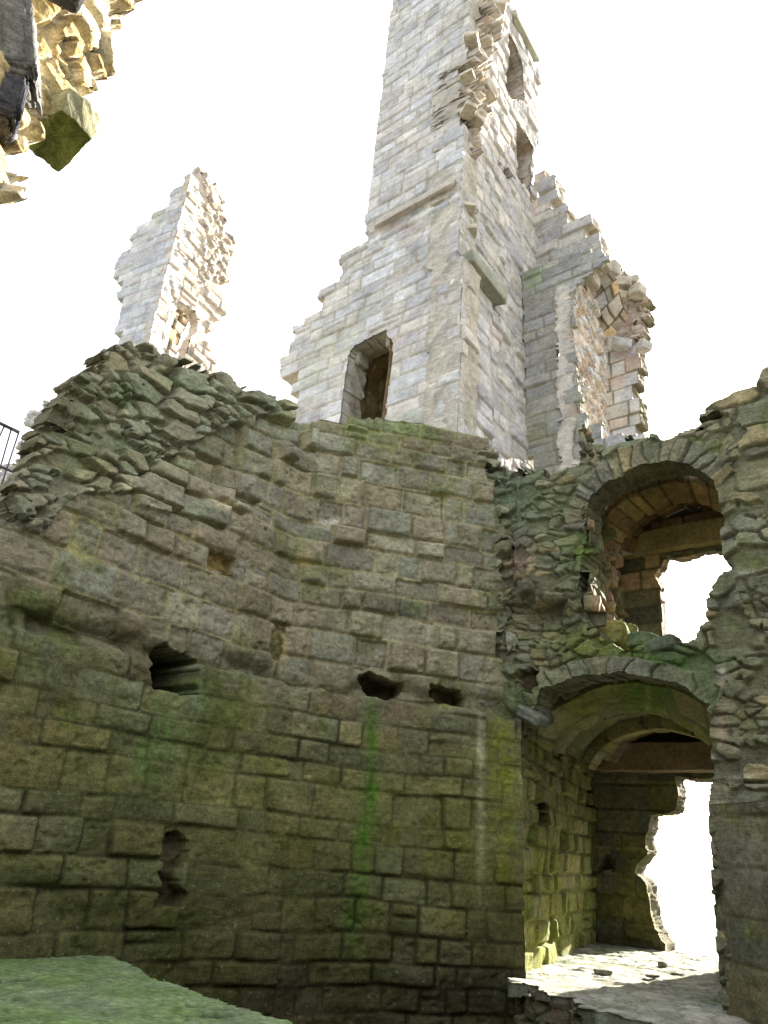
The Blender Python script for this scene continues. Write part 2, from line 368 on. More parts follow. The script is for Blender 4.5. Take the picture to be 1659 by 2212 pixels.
def tunnel(name, pts, nrm, depth, parent, mat, seed, pal, res=.04, back=True, mort=(.2, .18, .12), moss=0):
    """reveal of an opening: closed outline pts (3D) pushed back along -nrm, with stones in relief"""
    pts = np.array(pts + [pts[0]], float); nrm = np.asarray(nrm, float)
    L = np.linalg.norm(np.diff(pts, axis=0), axis=1).sum(); n = int(L / res) + 2
    q = resample(pts, n); m = int(depth / res) + 2
    P = np.stack([q - nrm * depth * k / (m - 1) for k in range(m)], 1)
    cen = q.mean(0) - nrm * depth / 2
    # normals must look inwards: use custom face through relief on open sheet
    du = np.gradient(P, axis=0); dv = np.gradient(P, axis=1); nn = np.cross(du, dv); nn /= np.maximum(np.linalg.norm(nn, axis=2, keepdims=True), 1e-9)
    inw = ((cen - P) * nn).sum(2).mean()
    fdir = nn.reshape(-1, 3).mean(0) * (1 if inw > 0 else -1)
    if np.linalg.norm(fdir) < 1e-6: fdir = nn[0, 0] * (1 if inw > 0 else -1)
    U = np.cumsum(np.r_[0, np.linalg.norm(np.diff(q, axis=0), axis=1)]); V = np.linspace(0, depth, m)
    U, V = np.meshgrid(U, V, indexing='ij')
    S = ashlar(U, V, seed, ch=.3, bw=.28, off=.01)
    N = nn * (1 if inw > 0 else -1)
    D = P + N * (S['h'] - .015)[..., None]; D[:, 0] = P[:, 0]; D[-1] = D[0]
    hs = (np.sin(S['sid'] * 12.9 + seed) * 43758.5) % 1.0; pal = np.asarray(pal)
    col = pal[(hs * len(pal)).astype(int) % len(pal)] * (1 + .3 * fbm(U * 5, V * 5, seed, 4))[..., None]
    idx = np.arange(n * m).reshape(n, m)
    f = np.stack([idx[:-1, :-1].ravel(), idx[1:, :-1].ravel(), idx[1:, 1:].ravel(), idx[:-1, 1:].ravel()], 1)
    Vs = D.reshape(-1, 3); Cs = col.reshape(-1, 3)
    if back:
        c = Vs.reshape(n, m, 3)[:, -1]; cc = c.mean(0); ring = [idx[:, -1]]
        av = [Vs]; ac = [Cs]; base = len(Vs)
        for s in range(1, 6):
            rr = c + (cc - c) * s / 5; av.append(rr); ac.append(np.tile(pal.mean(0), (n, 1)))
            ring.append(base + np.arange(n)); base += n
        fs = [f]
        for a_, b_ in zip(ring[:-1], ring[1:]): fs.append(np.stack([a_[:-1], a_[1:], b_[1:], b_[:-1]], 1))
        f = np.concatenate(fs); Vs = np.concatenate(av); Cs = np.concatenate(ac)
    return mkmesh(name, Vs, f, Cs, mat, parent)

def rock(name, loc, size, seed, col, mat, parent=None, rot=0, box=.6, tiltv=(0, 0), n=44, rough=.05):
    """a worn block of stone: superellipsoid with noise"""
    th = np.linspace(0, 2 * np.pi, n, endpoint=False); ph = np.linspace(-np.pi / 2, np.pi / 2, n // 2 + 1)
    T, Pp = np.meshgrid(th, ph, indexing='ij')
    def sp(x, e): return np.sign(x) * np.abs(x) ** e
    e = 1 - box
    x = sp(np.cos(Pp), e) * sp(np.cos(T), e); y = sp(np.cos(Pp), e) * sp(np.sin(T), e); z = sp(np.sin(Pp), e)
    q = np.stack([x, y, z], -1)
    nz = fbm(q[..., 0] * 2.1 + 5 + q[..., 2], q[..., 1] * 2.1 + q[..., 2] * 1.7 + seed, seed, 4)
    nf = fbm(q[..., 0] * 6 + q[..., 2] * 2.3, q[..., 1] * 6 + q[..., 2] * 5.1, seed + 7, 5, .65); nz = nz + .5 * nf
    q = q * (1 + .14 * nz[..., None] + rough * nf[..., None]) * np.array(size) / 2
    cr, sr = math.cos(rot), math.sin(rot); cx, sx = math.cos(tiltv[0]), math.sin(tiltv[0]); cy, sy = math.cos(tiltv[1]), math.sin(tiltv[1])
    Rx = np.array([[1, 0, 0], [0, cx, -sx], [0, sx, cx]]); Ry = np.array([[cy, 0, sy], [0, 1, 0], [-sy, 0, cy]]); Rz = np.array([[cr, -sr, 0], [sr, cr, 0], [0, 0, 1]])
    q = q @ (Rz @ Ry @ Rx).T + np.asarray(loc)
    m = len(ph); idx = np.arange(n * m).reshape(n, m); nx = np.roll(idx, -1, axis=0)
    f = np.stack([idx[:, :-1].ravel(), nx[:, :-1].ravel(), nx[:, 1:].ravel(), idx[:, 1:].ravel()], 1)
    c = np.asarray(col) * (1 + .35 * nz[..., None]); return mkmesh(name, q.reshape(-1, 3), f, c.reshape(-1, 3), mat, parent)

# ------------------------------------------------------------------ key points of the ruin
K2 = atd((1118, 1900), 8.5); K1 = onpl((590, 1500), K2, 78); K3 = onpl((1545, 1900), K2, 130)
D130, D40 = dirv(130), dirv(40)
def loc(a, n, z): return np.array([*(K2 + a * D130 + n * D40)[:2], z])
def dpx(p, n): return onpl(p, K2 + n * D40, 130)

# ------------------------------------------------------------------ setting
def sheet(name, x0, x1, y0, y1, z, n, col, mat, kind, amp=.1, sc_=.3, seed=3, hole=None):
    xs = np.linspace(x0, x1, n); ys = np.linspace(y0, y1, n); X, Y = np.meshgrid(xs, ys, indexing='ij')
    Z = z + amp * fbm(X * sc_, Y * sc_, seed, 5)
    idx = np.arange(n * n).reshape(n, n)
    f = np.stack([idx[:-1, :-1].ravel(), idx[1:, :-1].ravel(), idx[1:, 1:].ravel(), idx[:-1, 1:].ravel()], 1)
    c = np.asarray(col) * (1 + .4 * fbm(X * 1.3, Y * 1.3, seed + 1, 5))[..., None]
    o = mkmesh(name, np.stack([X, Y, Z], -1).reshape(-1, 3), f, c.reshape(-1, 3), mat); o['kind'] = kind; return o
sheet("ground", -60, 60, -40, 22, -.15, 240, (.12, .11, .07), M_RUB, 'structure', .08, 1.2)
# shore in front of the ruin, outside the gateway
def shore():
    n = 260; xs = np.linspace(-60, 90, n); ys = np.linspace(0, 1, n) ** 1.8 * 120 + 12.6
    X, Y = np.meshgrid(xs, ys, indexing='ij'); Z = .9 - .045 * (Y - 12.6) + .10 * fbm(X * .8, Y * .8, 5, 6, .6)
    idx = np.arange(n * n).reshape(n, n)
    f = np.stack([idx[:-1, :-1].ravel(), idx[1:, :-1].ravel(), idx[1:, 1:].ravel(), idx[:-1, 1:].ravel()], 1)
    c = np.array((.24, .225, .19)) * (1 + .9 * fbm(X * .7, Y * 1.9, 8, 6, .65))[..., None]
    o = mkmesh("rocky_shore", np.stack([X, Y, Z], -1).reshape(-1, 3), f, c.reshape(-1, 3), M_RUB); o['kind'] = 'structure'
shore()
def sea():
    m = bpy.data.materials.new("sea_water"); m.use_nodes = True; b = m.node_tree.nodes["Principled BSDF"]
    b.inputs["Base Color"].default_value = (.10, .16, .18, 1); b.inputs["Roughness"].default_value = .18
    w = m.node_tree.nodes.new("ShaderNodeTexNoise"); w.inputs["Scale"].default_value = .8; w.inputs["Detail"].default_value = 6
    bp = m.node_tree.nodes.new("ShaderNodeBump"); bp.inputs["Distance"].default_value = .4
    tc = m.node_tree.nodes.new("ShaderNodeTexCoord"); m.node_tree.links.new(tc.outputs["Object"], w.inputs["Vector"])
    m.node_tree.links.new(w.outputs[0], bp.inputs["Height"]); m.node_tree.links.new(bp.outputs[0], b.inputs["Normal"])
    v = [(-1500, 30, -1.2), (1500, 30, -1.2), (1500, 3000, -1.2), (-1500, 3000, -1.2)]
    o = mkmesh("sea", v, [(0, 1, 2, 3)], None, m, smooth=False); o['kind'] = 'structure'
sea()

# ------------------------------------------------------------------ chamber wall (left side + back)
RES = .013
a_end = K1[:2] - dirv(40)[:2] * 3.5
path = smooth_path([a_end, K1[:2], K2[:2]], RES, .05)
P = vwall(path, .1, 7.9, RES)
uK = 3.5
LEDGE = 3.42
def offAB(U, V, X, Y, P):
    z = P[..., 2]; n = fbm(U * 1.5, V * 1.5, 77, 3)
    zl = LEDGE - .12 * sst(uK, uK - 2.5, U) + .07 * n + .07 * fbm(U * 4, V * 0, 79, 3)
    low = sst(zl + .02, zl - .03, z)
    o = low * (.12 + .34 * np.exp(-((U - uK) / .62) ** 2))
    o = o + .09 * sst(3.2, .5, z)                                  # slight batter
    o = o - .13 * np.exp(-((z - zl - .10) / .085) ** 2) * sst(-.15, .25, fbm(U * 1.9, V * .6, 83, 3) + .12)
    # fallen facing on the upper left
    line = np.interp(X, [0, 100, 170, 300, 430, 470, 600, 700, 2000], [1128, 1138, 1062, 1085, 1120, 1075, 1005, 880, 880])
    ab = np.clip((line + 18 * n - Y) / 55., 0, 6)
    o = o - sst(0, .5, ab) * .07 - .055 * ab
    return o + .02 * n
zoneA = [(-400, 1128), (100, 1138), (170, 1062), (270, 1065), (330, 1000), (420, 960), (520, 905), (690, 880), (690, 300), (-400, 300)]
zoneA2 = [(1050, 990), (1075, 1120), (1072, 1300), (1100, 1500), (1150, 1500), (1250, 900), (1060, 930)]
keepAB = [(-600, 1130), (-60, 1115), (0, 1078), (30, 1030), (60, 985), (75, 940), (105, 900), (130, 850), (150, 820), (205, 790), (212, 762), (235, 742), (300, 738), (330, 752), (400, 762), (412, 790), (470, 802), (520, 826), (555, 842), (620, 868), (640, 890),
          (690, 893), (740, 897), (800, 905), (860, 890), (905, 905), (960, 905), (1000, 925), (1060, 945), (1078, 968), (1080, 1000), (1085, 1060), (1098, 1120), (1098, 1180), (1102, 1260), (1108, 1300), (1115, 1400), (1160, 1430), (1180, 1490), (1160, 1545), (1130, 1560), (1140, 2400), (-600, 2400)]
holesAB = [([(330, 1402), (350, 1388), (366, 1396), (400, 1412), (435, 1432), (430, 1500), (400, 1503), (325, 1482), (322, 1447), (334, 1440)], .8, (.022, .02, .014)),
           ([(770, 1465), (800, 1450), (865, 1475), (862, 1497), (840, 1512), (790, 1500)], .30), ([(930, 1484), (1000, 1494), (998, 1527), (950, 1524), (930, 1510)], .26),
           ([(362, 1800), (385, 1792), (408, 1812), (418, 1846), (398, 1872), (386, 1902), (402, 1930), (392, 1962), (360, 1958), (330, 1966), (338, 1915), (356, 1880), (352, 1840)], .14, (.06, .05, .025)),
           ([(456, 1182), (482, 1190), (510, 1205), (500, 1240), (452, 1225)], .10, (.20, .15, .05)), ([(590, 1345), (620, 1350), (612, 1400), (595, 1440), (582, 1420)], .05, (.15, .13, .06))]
paintAB = [(60, 1400, 120, 90, (.08, .095, .03), .5), (200, 1700, 160, 130, (.075, .09, .028), .45), (380, 1960, 200, 120, (.06, .075, .022), .5), (700, 1850, 160, 160, (.06, .068, .02), .45), (950, 1780, 130, 150, (.075, .085, .02), .45), (550, 1650, 120, 100, (.085, .09, .035), .4), (330, 850, 160, 60, (.09, .125, .045), .5), (250, 960, 120, 60, (.085, .11, .035), .5), (560, 880, 100, 40, (.10, .13, .06), .4), (420, 1000, 120, 50, (.10, .13, .06), .5), (860, 915, 200, 22, (.11, .15, .05), .6), (60, 1090, 80, 50, (.06, .06, .03), .5), (140, 900, 40, 60, (.07, .055, .04), .5), (803, 1560, 14, 60, BRIGHT, .75), (803, 1680, 12, 90, BRIGHT, .7), (785, 1800, 18, 80, BRIGHT, .8), (778, 1900, 22, 60, BRIGHT, .7), (760, 2000, 20, 70, BRIGHT, .6), (350, 1560, 38, 90, (.09, .15, .06), .6), (330, 1650, 40, 60, (.08, .14, .05), .5),
           (130, 1330, 18, 60, MOSS, .8), (70, 1310, 16, 40, MOSS, .6), (255, 1530, 16, 90, MOSS, .5), (1085, 1640, 34, 110, (.12, .14, .02), .75), (1090, 1850, 30, 160, (.12, .13, .02), .7), (1010, 1900, 60, 200, (.12, .115, .03), .35),
           (1038, 1700, 9, 190, LICH, .55), (430, 1100, 60, 35, TEAL, .5), (330, 900, 110, 70, TEAL, .25), (480, 900, 90, 60, TEAL, .25), (560, 1440, 60, 25, TEAL, .6), (640, 1500, 60, 20, TEAL, .4), (800, 920, 120, 24, MOSS, .5), (960, 930, 70, 24, MOSS, .6),
           (495, 1085, 30, 14, (.40, .33, .2), .8), (715, 1128, 26, 10, LICH, .8), (660, 1215, 22, 22, OCHRE, .35), (480, 1215, 22, 16, OCHRE, .8), (600, 1400, 20, 40, OCHRE, .5), (830, 1480, 40, 20, OCHRE, .5), (965, 1515, 30, 14, (.2, .2, .04), .6),
           (650, 1560, 26, 90, (.24, .19, .13), .5), (420, 1520, 30, 30, (.09, .17, .12), .4), (60, 1780, 60, 40, (.17, .15, .14), .7), (80, 1900, 90, 30, (.03, .06, .03), .6), (200, 1960, 90, 50, (.07, .075, .04), .5),
           (640, 1730, 50, 60, (.26, .21, .14), .35), (170, 1150, 20, 60, (.16, .15, .02), .7), (220, 1120, 30, 60, (.14, .14, .03), .5), (285, 1180, 24, 50, (.26, .24, .2), .6), (400, 1180, 30, 60, (.2, .13, .04), .3),
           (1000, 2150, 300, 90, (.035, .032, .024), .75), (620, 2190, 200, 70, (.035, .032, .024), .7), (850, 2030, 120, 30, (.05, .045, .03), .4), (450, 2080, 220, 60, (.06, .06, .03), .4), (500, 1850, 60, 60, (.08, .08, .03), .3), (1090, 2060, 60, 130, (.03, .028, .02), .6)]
def customAB(U, V, X, Y, h, col, B, S):
    z = B[..., 2]
    # upper part of the wall stands more uneven than the lower
    up = sst(3.3, 3.6, z) * (S['k'] > .5)
    q = ((np.sin(S['sid'] * 3.717) * 9999) % 1.0)
    brk = pip([(250, 1080), (330, 990), (420, 950), (520, 895), (690, 880), (680, 1010), (600, 1060), (480, 1150)], X, Y) & (S['sid'] < 100000)
    h = h + np.where(brk, (q - .55) * .20 - np.clip(1 - S['d'] / .05, 0, 1) ** 2 * .05, 0)
    h = h + up * np.where(q > .66, .13 * (q - .50), (q - .4) * .03) - up * np.where(q < .14, .035, 0)
    h = h - up * np.clip(1 - S['d'] / .065, 0, 1) ** 2 * (.006 + .03 * ((q * 7) % 1.0))
    # green-brown damp on the lower half, base painted darker for damp and shade
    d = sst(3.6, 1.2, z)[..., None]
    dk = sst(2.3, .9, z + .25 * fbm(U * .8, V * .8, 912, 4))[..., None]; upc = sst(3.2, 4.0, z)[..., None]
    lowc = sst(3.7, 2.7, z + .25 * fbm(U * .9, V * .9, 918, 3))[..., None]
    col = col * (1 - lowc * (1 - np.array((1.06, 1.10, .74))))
    gr = col.mean(-1, keepdims=True)
    jn = (1 - np.clip(S['k'], 0, 1))[..., None] * (S['sid'] < 100000)[..., None]
    fade = np.clip(.55 + 1.1 * fbm(U * 1.7, V * 2.3, 931, 4), .08, 1)      # joints partly choked with mortar and dirt
    lowm = 1 - upc[..., 0]; isa = S['sid'] < 100000
    sm = np.where(isa, h * (1 - lowm * (1 - fade) * .8), h); h = sm
    jn = jn * (1 - lowm[..., None] * (1 - fade[..., None]))
    h = h + np.where(isa, .030 * fbm(U * 2.2, V * 2.8, 933, 5, .6) + .012 * fbm(U * 9, V * 9, 934, 3), .02 * fbm(U * 12, V * 12, 935, 3))
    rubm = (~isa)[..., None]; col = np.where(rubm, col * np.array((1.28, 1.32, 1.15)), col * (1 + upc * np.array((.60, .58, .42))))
    col = col * (1 - .72 * jn * (1 - upc)) + jn * upc * np.array((.075, .055, .0))
    oc = (upc[..., 0] * sst(.1, .5, fbm(U * 2.3, V * 3.1, 941, 4)) * np.where(q < .4, .6, .15))[..., None]; col = col * (1 - oc) + np.array((.19, .155, .06)) * oc
    q3 = (np.sin(S['sid'] * 5.31 + 2) * 7777) % 1.0
    tan = (upc[..., 0] * (q3 > .72))[..., None] * .45; col = col * (1 - tan) + np.array((.20, .155, .085)) * (1 + .4 * fbm(U * 6, V * 6, 915, 4))[..., None] * tan
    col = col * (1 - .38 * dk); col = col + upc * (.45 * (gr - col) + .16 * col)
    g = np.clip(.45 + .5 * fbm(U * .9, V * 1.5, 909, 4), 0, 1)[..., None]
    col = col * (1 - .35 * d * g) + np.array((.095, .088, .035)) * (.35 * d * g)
    return h, col
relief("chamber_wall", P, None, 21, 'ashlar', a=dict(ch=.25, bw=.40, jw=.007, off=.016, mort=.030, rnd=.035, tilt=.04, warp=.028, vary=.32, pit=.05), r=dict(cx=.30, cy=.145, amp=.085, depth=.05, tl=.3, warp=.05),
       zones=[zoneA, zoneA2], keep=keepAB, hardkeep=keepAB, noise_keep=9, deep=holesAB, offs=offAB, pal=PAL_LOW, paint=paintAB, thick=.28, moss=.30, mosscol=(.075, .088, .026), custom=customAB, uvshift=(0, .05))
o = bpy.data.objects["chamber_wall"]; setp(o, "tall mossy ashlar wall with a black putlog hole and a broken rubble top, curving across the left half", "wall")

# ------------------------------------------------------------------ gate wall: rubble face, window above, gateway below
GW = empty("gate_wall", (K2[0], K2[1], 0), "rubble wall with an arched window above an arched gateway, right side of the chamber", "wall")
RD = .013
bN = np.array([math.sin(math.radians(168)), math.cos(math.radians(168)), 0])
P = vwall(np.array([(K2 + (D130 * t if t >= 0 else dirv(78) * t - bN * min(.10, -t * .5)))[:2] for t in np.arange(-.50, 3.5, RD)]), .2, 7.8, RD)
door_hole = [(1095, 2400), (1098, 1900), (1098, 1575), (1160, 1550), (1163, 1510), (1174, 1488), (1217, 1474), (1267, 1460), (1347, 1454), (1383, 1462), (1420, 1467), (1456, 1476), (1483, 1487), (1500, 1507), (1530, 1523), (1533, 1550), (1536, 1616), (1540, 1673), (1530, 1740), (1569, 2400)]
win_hole = [(1268, 1118), (1270, 1095), (1283, 1072), (1320, 1040), (1345, 1032), (1383, 1007), (1440, 998), (1490, 1008), (1525, 1028), (1543, 1045), (1550, 1072), (1556, 1110), (1563, 1115), (1558, 1150), (1560, 1185), (1567, 1211), (1580, 1221), (1573, 1232), (1553, 1245), (1550, 1258), (1541, 1267), (1545, 1275), (1524, 1294), (1525, 1341), (1504, 1350), (1504, 1380), (1470, 1390), (1437, 1384), (1400, 1382), (1372, 1400), (1347, 1404), (1304, 1378), (1300, 1366), (1280, 1345), (1262, 1310), (1250, 1270), (1256, 1235), (1262, 1200), (1266, 1160)]
keepD = [(900, 1050), (1068, 1000), (1075, 990), (1128, 1010), (1180, 1025), (1225, 1012), (1262, 985), (1300, 965), (1340, 940), (1400, 943), (1440, 940), (1480, 928), (1500, 922), (1530, 905), (1545, 900), (1541, 880), (1548, 858), (1580, 848), (1612, 830), (1640, 818), (1659, 808), (1760, 780), (1760, 2400), (900, 2400)]
CW = (1.62, 5.30); CWr = .80      # window arch centre (along, height) and radius
CDa = (1.12, 3.22); CDr = .86
def fitc(pts):
    A = np.array([[2 * p[0], 2 * p[1], 1] for p in pts]); b = np.array([p[0] ** 2 + p[1] ** 2 for p in pts]); s, *_ = np.linalg.lstsq(A, b, rcond=None)
    return s[0], s[1], math.sqrt(s[2] + s[0] ** 2 + s[1] ** 2)
def az_loc(p): q = dpx(p, 0) - K2; return (q @ D130, dpx(p, 0)[2])
cw = fitc([az_loc(p) for p in [(1270, 1095), (1320, 1040), (1383, 1007), (1440, 998), (1490, 1008), (1543, 1045), (1556, 1110)]])
cd = fitc([az_loc(p) for p in [(1174, 1488), (1217, 1474), (1267, 1460), (1347, 1454), (1420, 1467), (1483, 1487), (1530, 1523)]])
def offD(U, V, X, Y, P):
    o = .05 * fbm(U * 1.6, V * 1.6, 55, 4)
    o = o + .20 * np.exp(-(((X - 1165) / 50) ** 2 + ((Y - 1215) / 85) ** 4)) + .10 * np.exp(-((X - 1150) / 45) ** 2 - ((Y - 1080) / 70) ** 2)
    o = o - .22 * np.exp(-(((X - 1190) / 75) ** 2 + ((Y - 1340) / 40) ** 4)) 
    o = o + .13 * np.exp(-((X - 1120) / 40) ** 4 - ((Y - 1450) / 80) ** 4)
    o = o + .10 * sst(1330, 1300, Y) * sst(1560, 1600, X)
    return o
def customD(U, V, X, Y, h, col, B, S):
    a = (B - K2) @ D130; z = B[..., 2]
    for (c, w, dth, pal, sd, lo, hi) in ((cw, .25, .17, PAL_RUB, 3, .35, 3.0), (cd, .17, .15, PAL_RUB, 5, .85, 2.5)):
        rho = np.hypot(a - c[0], z - c[1]); th = np.arctan2(z - c[1], a - c[0])
        n = fbm(U * 6, V * 6, sd, 3)
        ring = (rho > c[2] - .12) & (rho < c[2] + w * (1 + .25 * fbm(th * 4, th * 0, sd + 1, 3))) & (th > lo) & (th < hi)
        t = th / dth + .55 * fbm(th * 4, rho * 3, sd + 2, 3); k = np.floor(t); fr = t - k; e = np.minimum(fr, 1 - fr) * dth * rho
        q = (np.sin(k * 12.99 + sd) * 43758.5) % 1.0
        hh = .01 + .06 * q + .035 * n + .02 * fbm(th * 40, rho * 5, sd + 4, 3); kk = sst(.002, .022, e)
        h = np.where(ring, hh * kk + .01 * (1 - kk), h)
        pc = np.asarray(pal)[(q * len(pal)).astype(int) % len(pal)] * (1 + .35 * n[..., None])
        m = sst(-.2, .5, fbm(U * 1.5, V * 1.5, sd + 8, 4))[..., None] * .55
        pc = pc * (1 - m) + np.array((.10, .13, .05)) * m
        col = np.where(ring[..., None], pc * (.45 + .55 * kk[..., None]), col)
    return h, col
paintD = [(1400, 1430, 170, 40, (.075, .105, .03), .6), (1300, 1400, 80, 30, (.12, .14, .03), .6), (1480, 1440, 60, 40, (.07, .12, .05), .6), (1200, 1100, 70, 90, (.10, .13, .05), .45), (1320, 975, 100, 30, (.13, .16, .09), .5), (1400, 1425, 120, 40, (.06, .105, .025), .6), (1440, 1395, 40, 20, (.06, .095, .06), .7), (1290, 1440, 70, 30, (.12, .15, .03), .7), (1190, 1497, 16, 20, (.28, .13, .10), .9), (1130, 1600, 40, 60, (.11, .14, .02), .7), (1110, 1070, 50, 60, (.10, .15, .09), .6), (1120, 1210, 30, 30, (.24, .17, .13), .6),
          (1260, 1170, 40, 90, (.09, .13, .03), .6), (1250, 1380, 80, 30, (.14, .16, .04), .6), (1150, 1330, 40, 40, (.24, .19, .10), .5), (1560, 1460, 14, 16, LICH, .7), (1620, 1240, 20, 10, LICH, .5), (1600, 1680, 30, 8, LICH, .5), (1630, 1560, 30, 50, (.12, .14, .04), .4), (1600, 1050, 50, 60, (.12, .13, .06), .4), (1370, 950, 60, 20, (.13, .17, .11), .6), (1560, 1560, 18, 50, (.26, .19, .13), .6)]
ff = relief("rubble_face", P, GW, 33, 'rubble', r=dict(cx=.30, cy=.155, amp=.055, depth=.035, warp=.055, tl=.22), keep=keepD, holes=[door_hole, win_hole], offs=offD, pal=PAL_LOW, paint=paintD, thick=.42, moss=.12, custom=customD, mat=M_RUB,
       deep=[([(1122, 1460), (1150, 1440), (1165, 1455), (1150, 1500), (1125, 1490)], .12), ([(1165, 1525), (1180, 1500), (1190, 1530), (1170, 1560)], .12), ([(1100, 1020), (1090, 1010), (1110, 1008), (1140, 1030)], .10)])

# reveals, arches and the outer wall of the gateway
RV = math.tan(math.radians(13.7))
def rev(a, n): return a - RV * n
res = .018
# ---- gateway
rowsL = []
path = [(K2 + D130 * rev(0, t) + D40 * t)[:2] for t in np.arange(0, 4.45, res)]
DW = None
DO = bpy.data.objects.new("gateway", None); sc.collection.objects.link(DO); DO.parent = GW; DO.empty_display_size = .3
nrmL = dirv(116.3)
paintRev = [(1180, 1950, 90, 180, (.20, .22, .04), .55), (1150, 2050, 60, 60, (.24, .27, .05), .6), (1220, 1750, 60, 60, (.16, .15, .06), .5), (1250, 2000, 40, 60, (.14, .17, .03), .6)]
relief("reveal", vwall(path, .7, 4.05, res), DO, 61, 'ashlar', a=dict(ch=.235, bw=.36, jw=.014, off=.022, mort=.045, rnd=.03, tilt=.10, vary=.15), pal=PAL_GRN, paint=paintRev, thick=0, face=nrmL, moss=.3, mosscol=(.12, .14, .025),
       deep=[([(1160, 1725), (1180, 1728), (1190, 1735), (1190, 1778), (1172, 1782), (1160, 1765)], .25), ([(1124, 1982), (1132, 1978), (1134, 1992), (1126, 1996)], .2), ([(1126, 1815), (1138, 1812), (1136, 1832), (1127, 1832)], .15)], mort=(.13, .13, .05))
path = [(K2 + D130 * rev(1.93 + .25, t) + D40 * t)[:2] for t in np.arange(.35, 4.45, .03)]
relief("reveal", vwall(path, .7, 4.05, .03), DO, 62, 'ashlar', a=dict(ch=.25, bw=.4), pal=PAL_GRN, thick=0, face=-nrmL)
def dl(pts, n): return [dpx(p, n) for p in pts]
def c2(pts): return [(1107 + .3327 * x, 1377 + .3327 * y) for x, y in pts]
E0 = dl(c2([(100, 700), (160, 560), (235, 490), (330, 440), (450, 370), (600, 315), (800, 290), (1000, 320), (1150, 380), (1280, 470), (1400, 590)]), .75)
E1 = dl(c2([(335, 760), (370, 690), (420, 635), (560, 545), (680, 500), (780, 486), (950, 510), (1080, 565), (1200, 640), (1330, 740), (1420, 830)]), 1.75)
def shift(pl, dn, dz=0): return [p + D40 * dn + np.array([0, 0, dz]) for p in pl]
def cst(E, dz=.08):  # edge pushed up and deeper (dark gap behind the lip)
    return shift(E, .05, dz)
def voussoir(name, rows, seed, pal, bw=.33, ch=.6, **k):
    return relief(name, loft(rows, .016), DO, seed, 'ashlar', a=dict(ch=ch, bw=bw, jw=.006, off=.006, mort=.012, rnd=.015, warp=.004, vary=.05), pal=pal, thick=0, face=np.array([0, -.4, -1.]), **k)
front_soffit = [p for p in dl([(1120, 1640), (1135, 1540), (1165, 1488), (1217, 1468), (1267, 1452), (1347, 1447), (1420, 1460), (1483, 1480), (1530, 1516), (1560, 1560)], .05)]
relief("soffit", loft([front_soffit, shift(E0, -.03, .12)], .016), DO, 63, 'rubble', r=dict(cx=.16, cy=.2, amp=.04), rpal=PAL_RUB, thick=0, face=np.array([0, -.3, -1.]), moss=.25, mat=M_RUB)
voussoir("outer_arch", [shift(E0, .0, .12), E0, E1], 64, PAL_GRN, .40, .8, moss=.25, mosscol=(.13, .14, .015), paint=[(1390, 1500, 70, 40, (.07, .15, .015), .8), (1350, 1520, 8, 40, (.10, .16, .02), .7), (1400, 1500, 7, 50, (.25, .26, .10), .7), (1250, 1540, 50, 40, (.20, .19, .04), .4), (1310, 1490, 9, 25, (.22, .22, .05), .6)])
E2t = dl(c2([(445, 850), (480, 780), (560, 690), (700, 590), (850, 552), (1000, 556), (1150, 605), (1300, 700), (1400, 790)]), 3.0)
E2 = dl(c2([(488, 850), (530, 770), (600, 700), (700, 645), (800, 612), (900, 595), (1000, 590), (1150, 625), (1300, 720), (1400, 820)]), 3.0)
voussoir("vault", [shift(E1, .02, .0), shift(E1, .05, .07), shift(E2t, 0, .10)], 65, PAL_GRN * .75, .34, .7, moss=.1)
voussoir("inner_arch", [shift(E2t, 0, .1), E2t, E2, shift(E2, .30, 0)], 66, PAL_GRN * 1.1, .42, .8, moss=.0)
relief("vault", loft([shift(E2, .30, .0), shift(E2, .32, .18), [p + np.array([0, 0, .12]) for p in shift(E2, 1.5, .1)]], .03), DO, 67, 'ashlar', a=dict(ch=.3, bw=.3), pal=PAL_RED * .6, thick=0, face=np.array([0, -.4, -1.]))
# outer wall with the ragged doorway to the shore
C0 = K2 + D40 * 4.39
P = vwall(np.array([(C0 + D130 * t)[:2] for t in np.arange(-1.6, 3.0, .016)]), .6, 4.95, .016)
c6 = lambda pts: [(1106 + .3333 * x, 1659 + .3333 * y) for x, y in pts]
open_o = c6([(1062, 75), (1070, 60), (1130, 70), (1240, 75), (1500, 75), (1900, 75), (1900, 1300), (990, 1300), (1000, 1150), (965, 1090), (940, 1050), (900, 950), (885, 840), (862, 740), (830, 700), (800, 680), (815, 625), (840, 600), (885, 560), (880, 500), (872, 450), (890, 380), (902, 310), (940, 300), (1000, 300), (1050, 285), (1070, 255), (1080, 150)])
relief("outer_wall", P, DO, 68, 'ashlar', a=dict(ch=.30, bw=.55, jw=.012, off=.02, mort=.03, rnd=.04, tilt=.04), pal=PAL_LOW * .85, holes=[open_o], thick=.40, moss=.25, mosscol=(.13, .13, .03), deep=[([(1290, 1850), (1325, 1850), (1325, 1880), (1290, 1885)], .2)],
       paint=[(1380, 1960, 40, 60, (.20, .17, .05), .5), (1350, 2030, 60, 16, (.09, .10, .03), .5)])
lint = [(1290, 1661), (1575, 1672)]
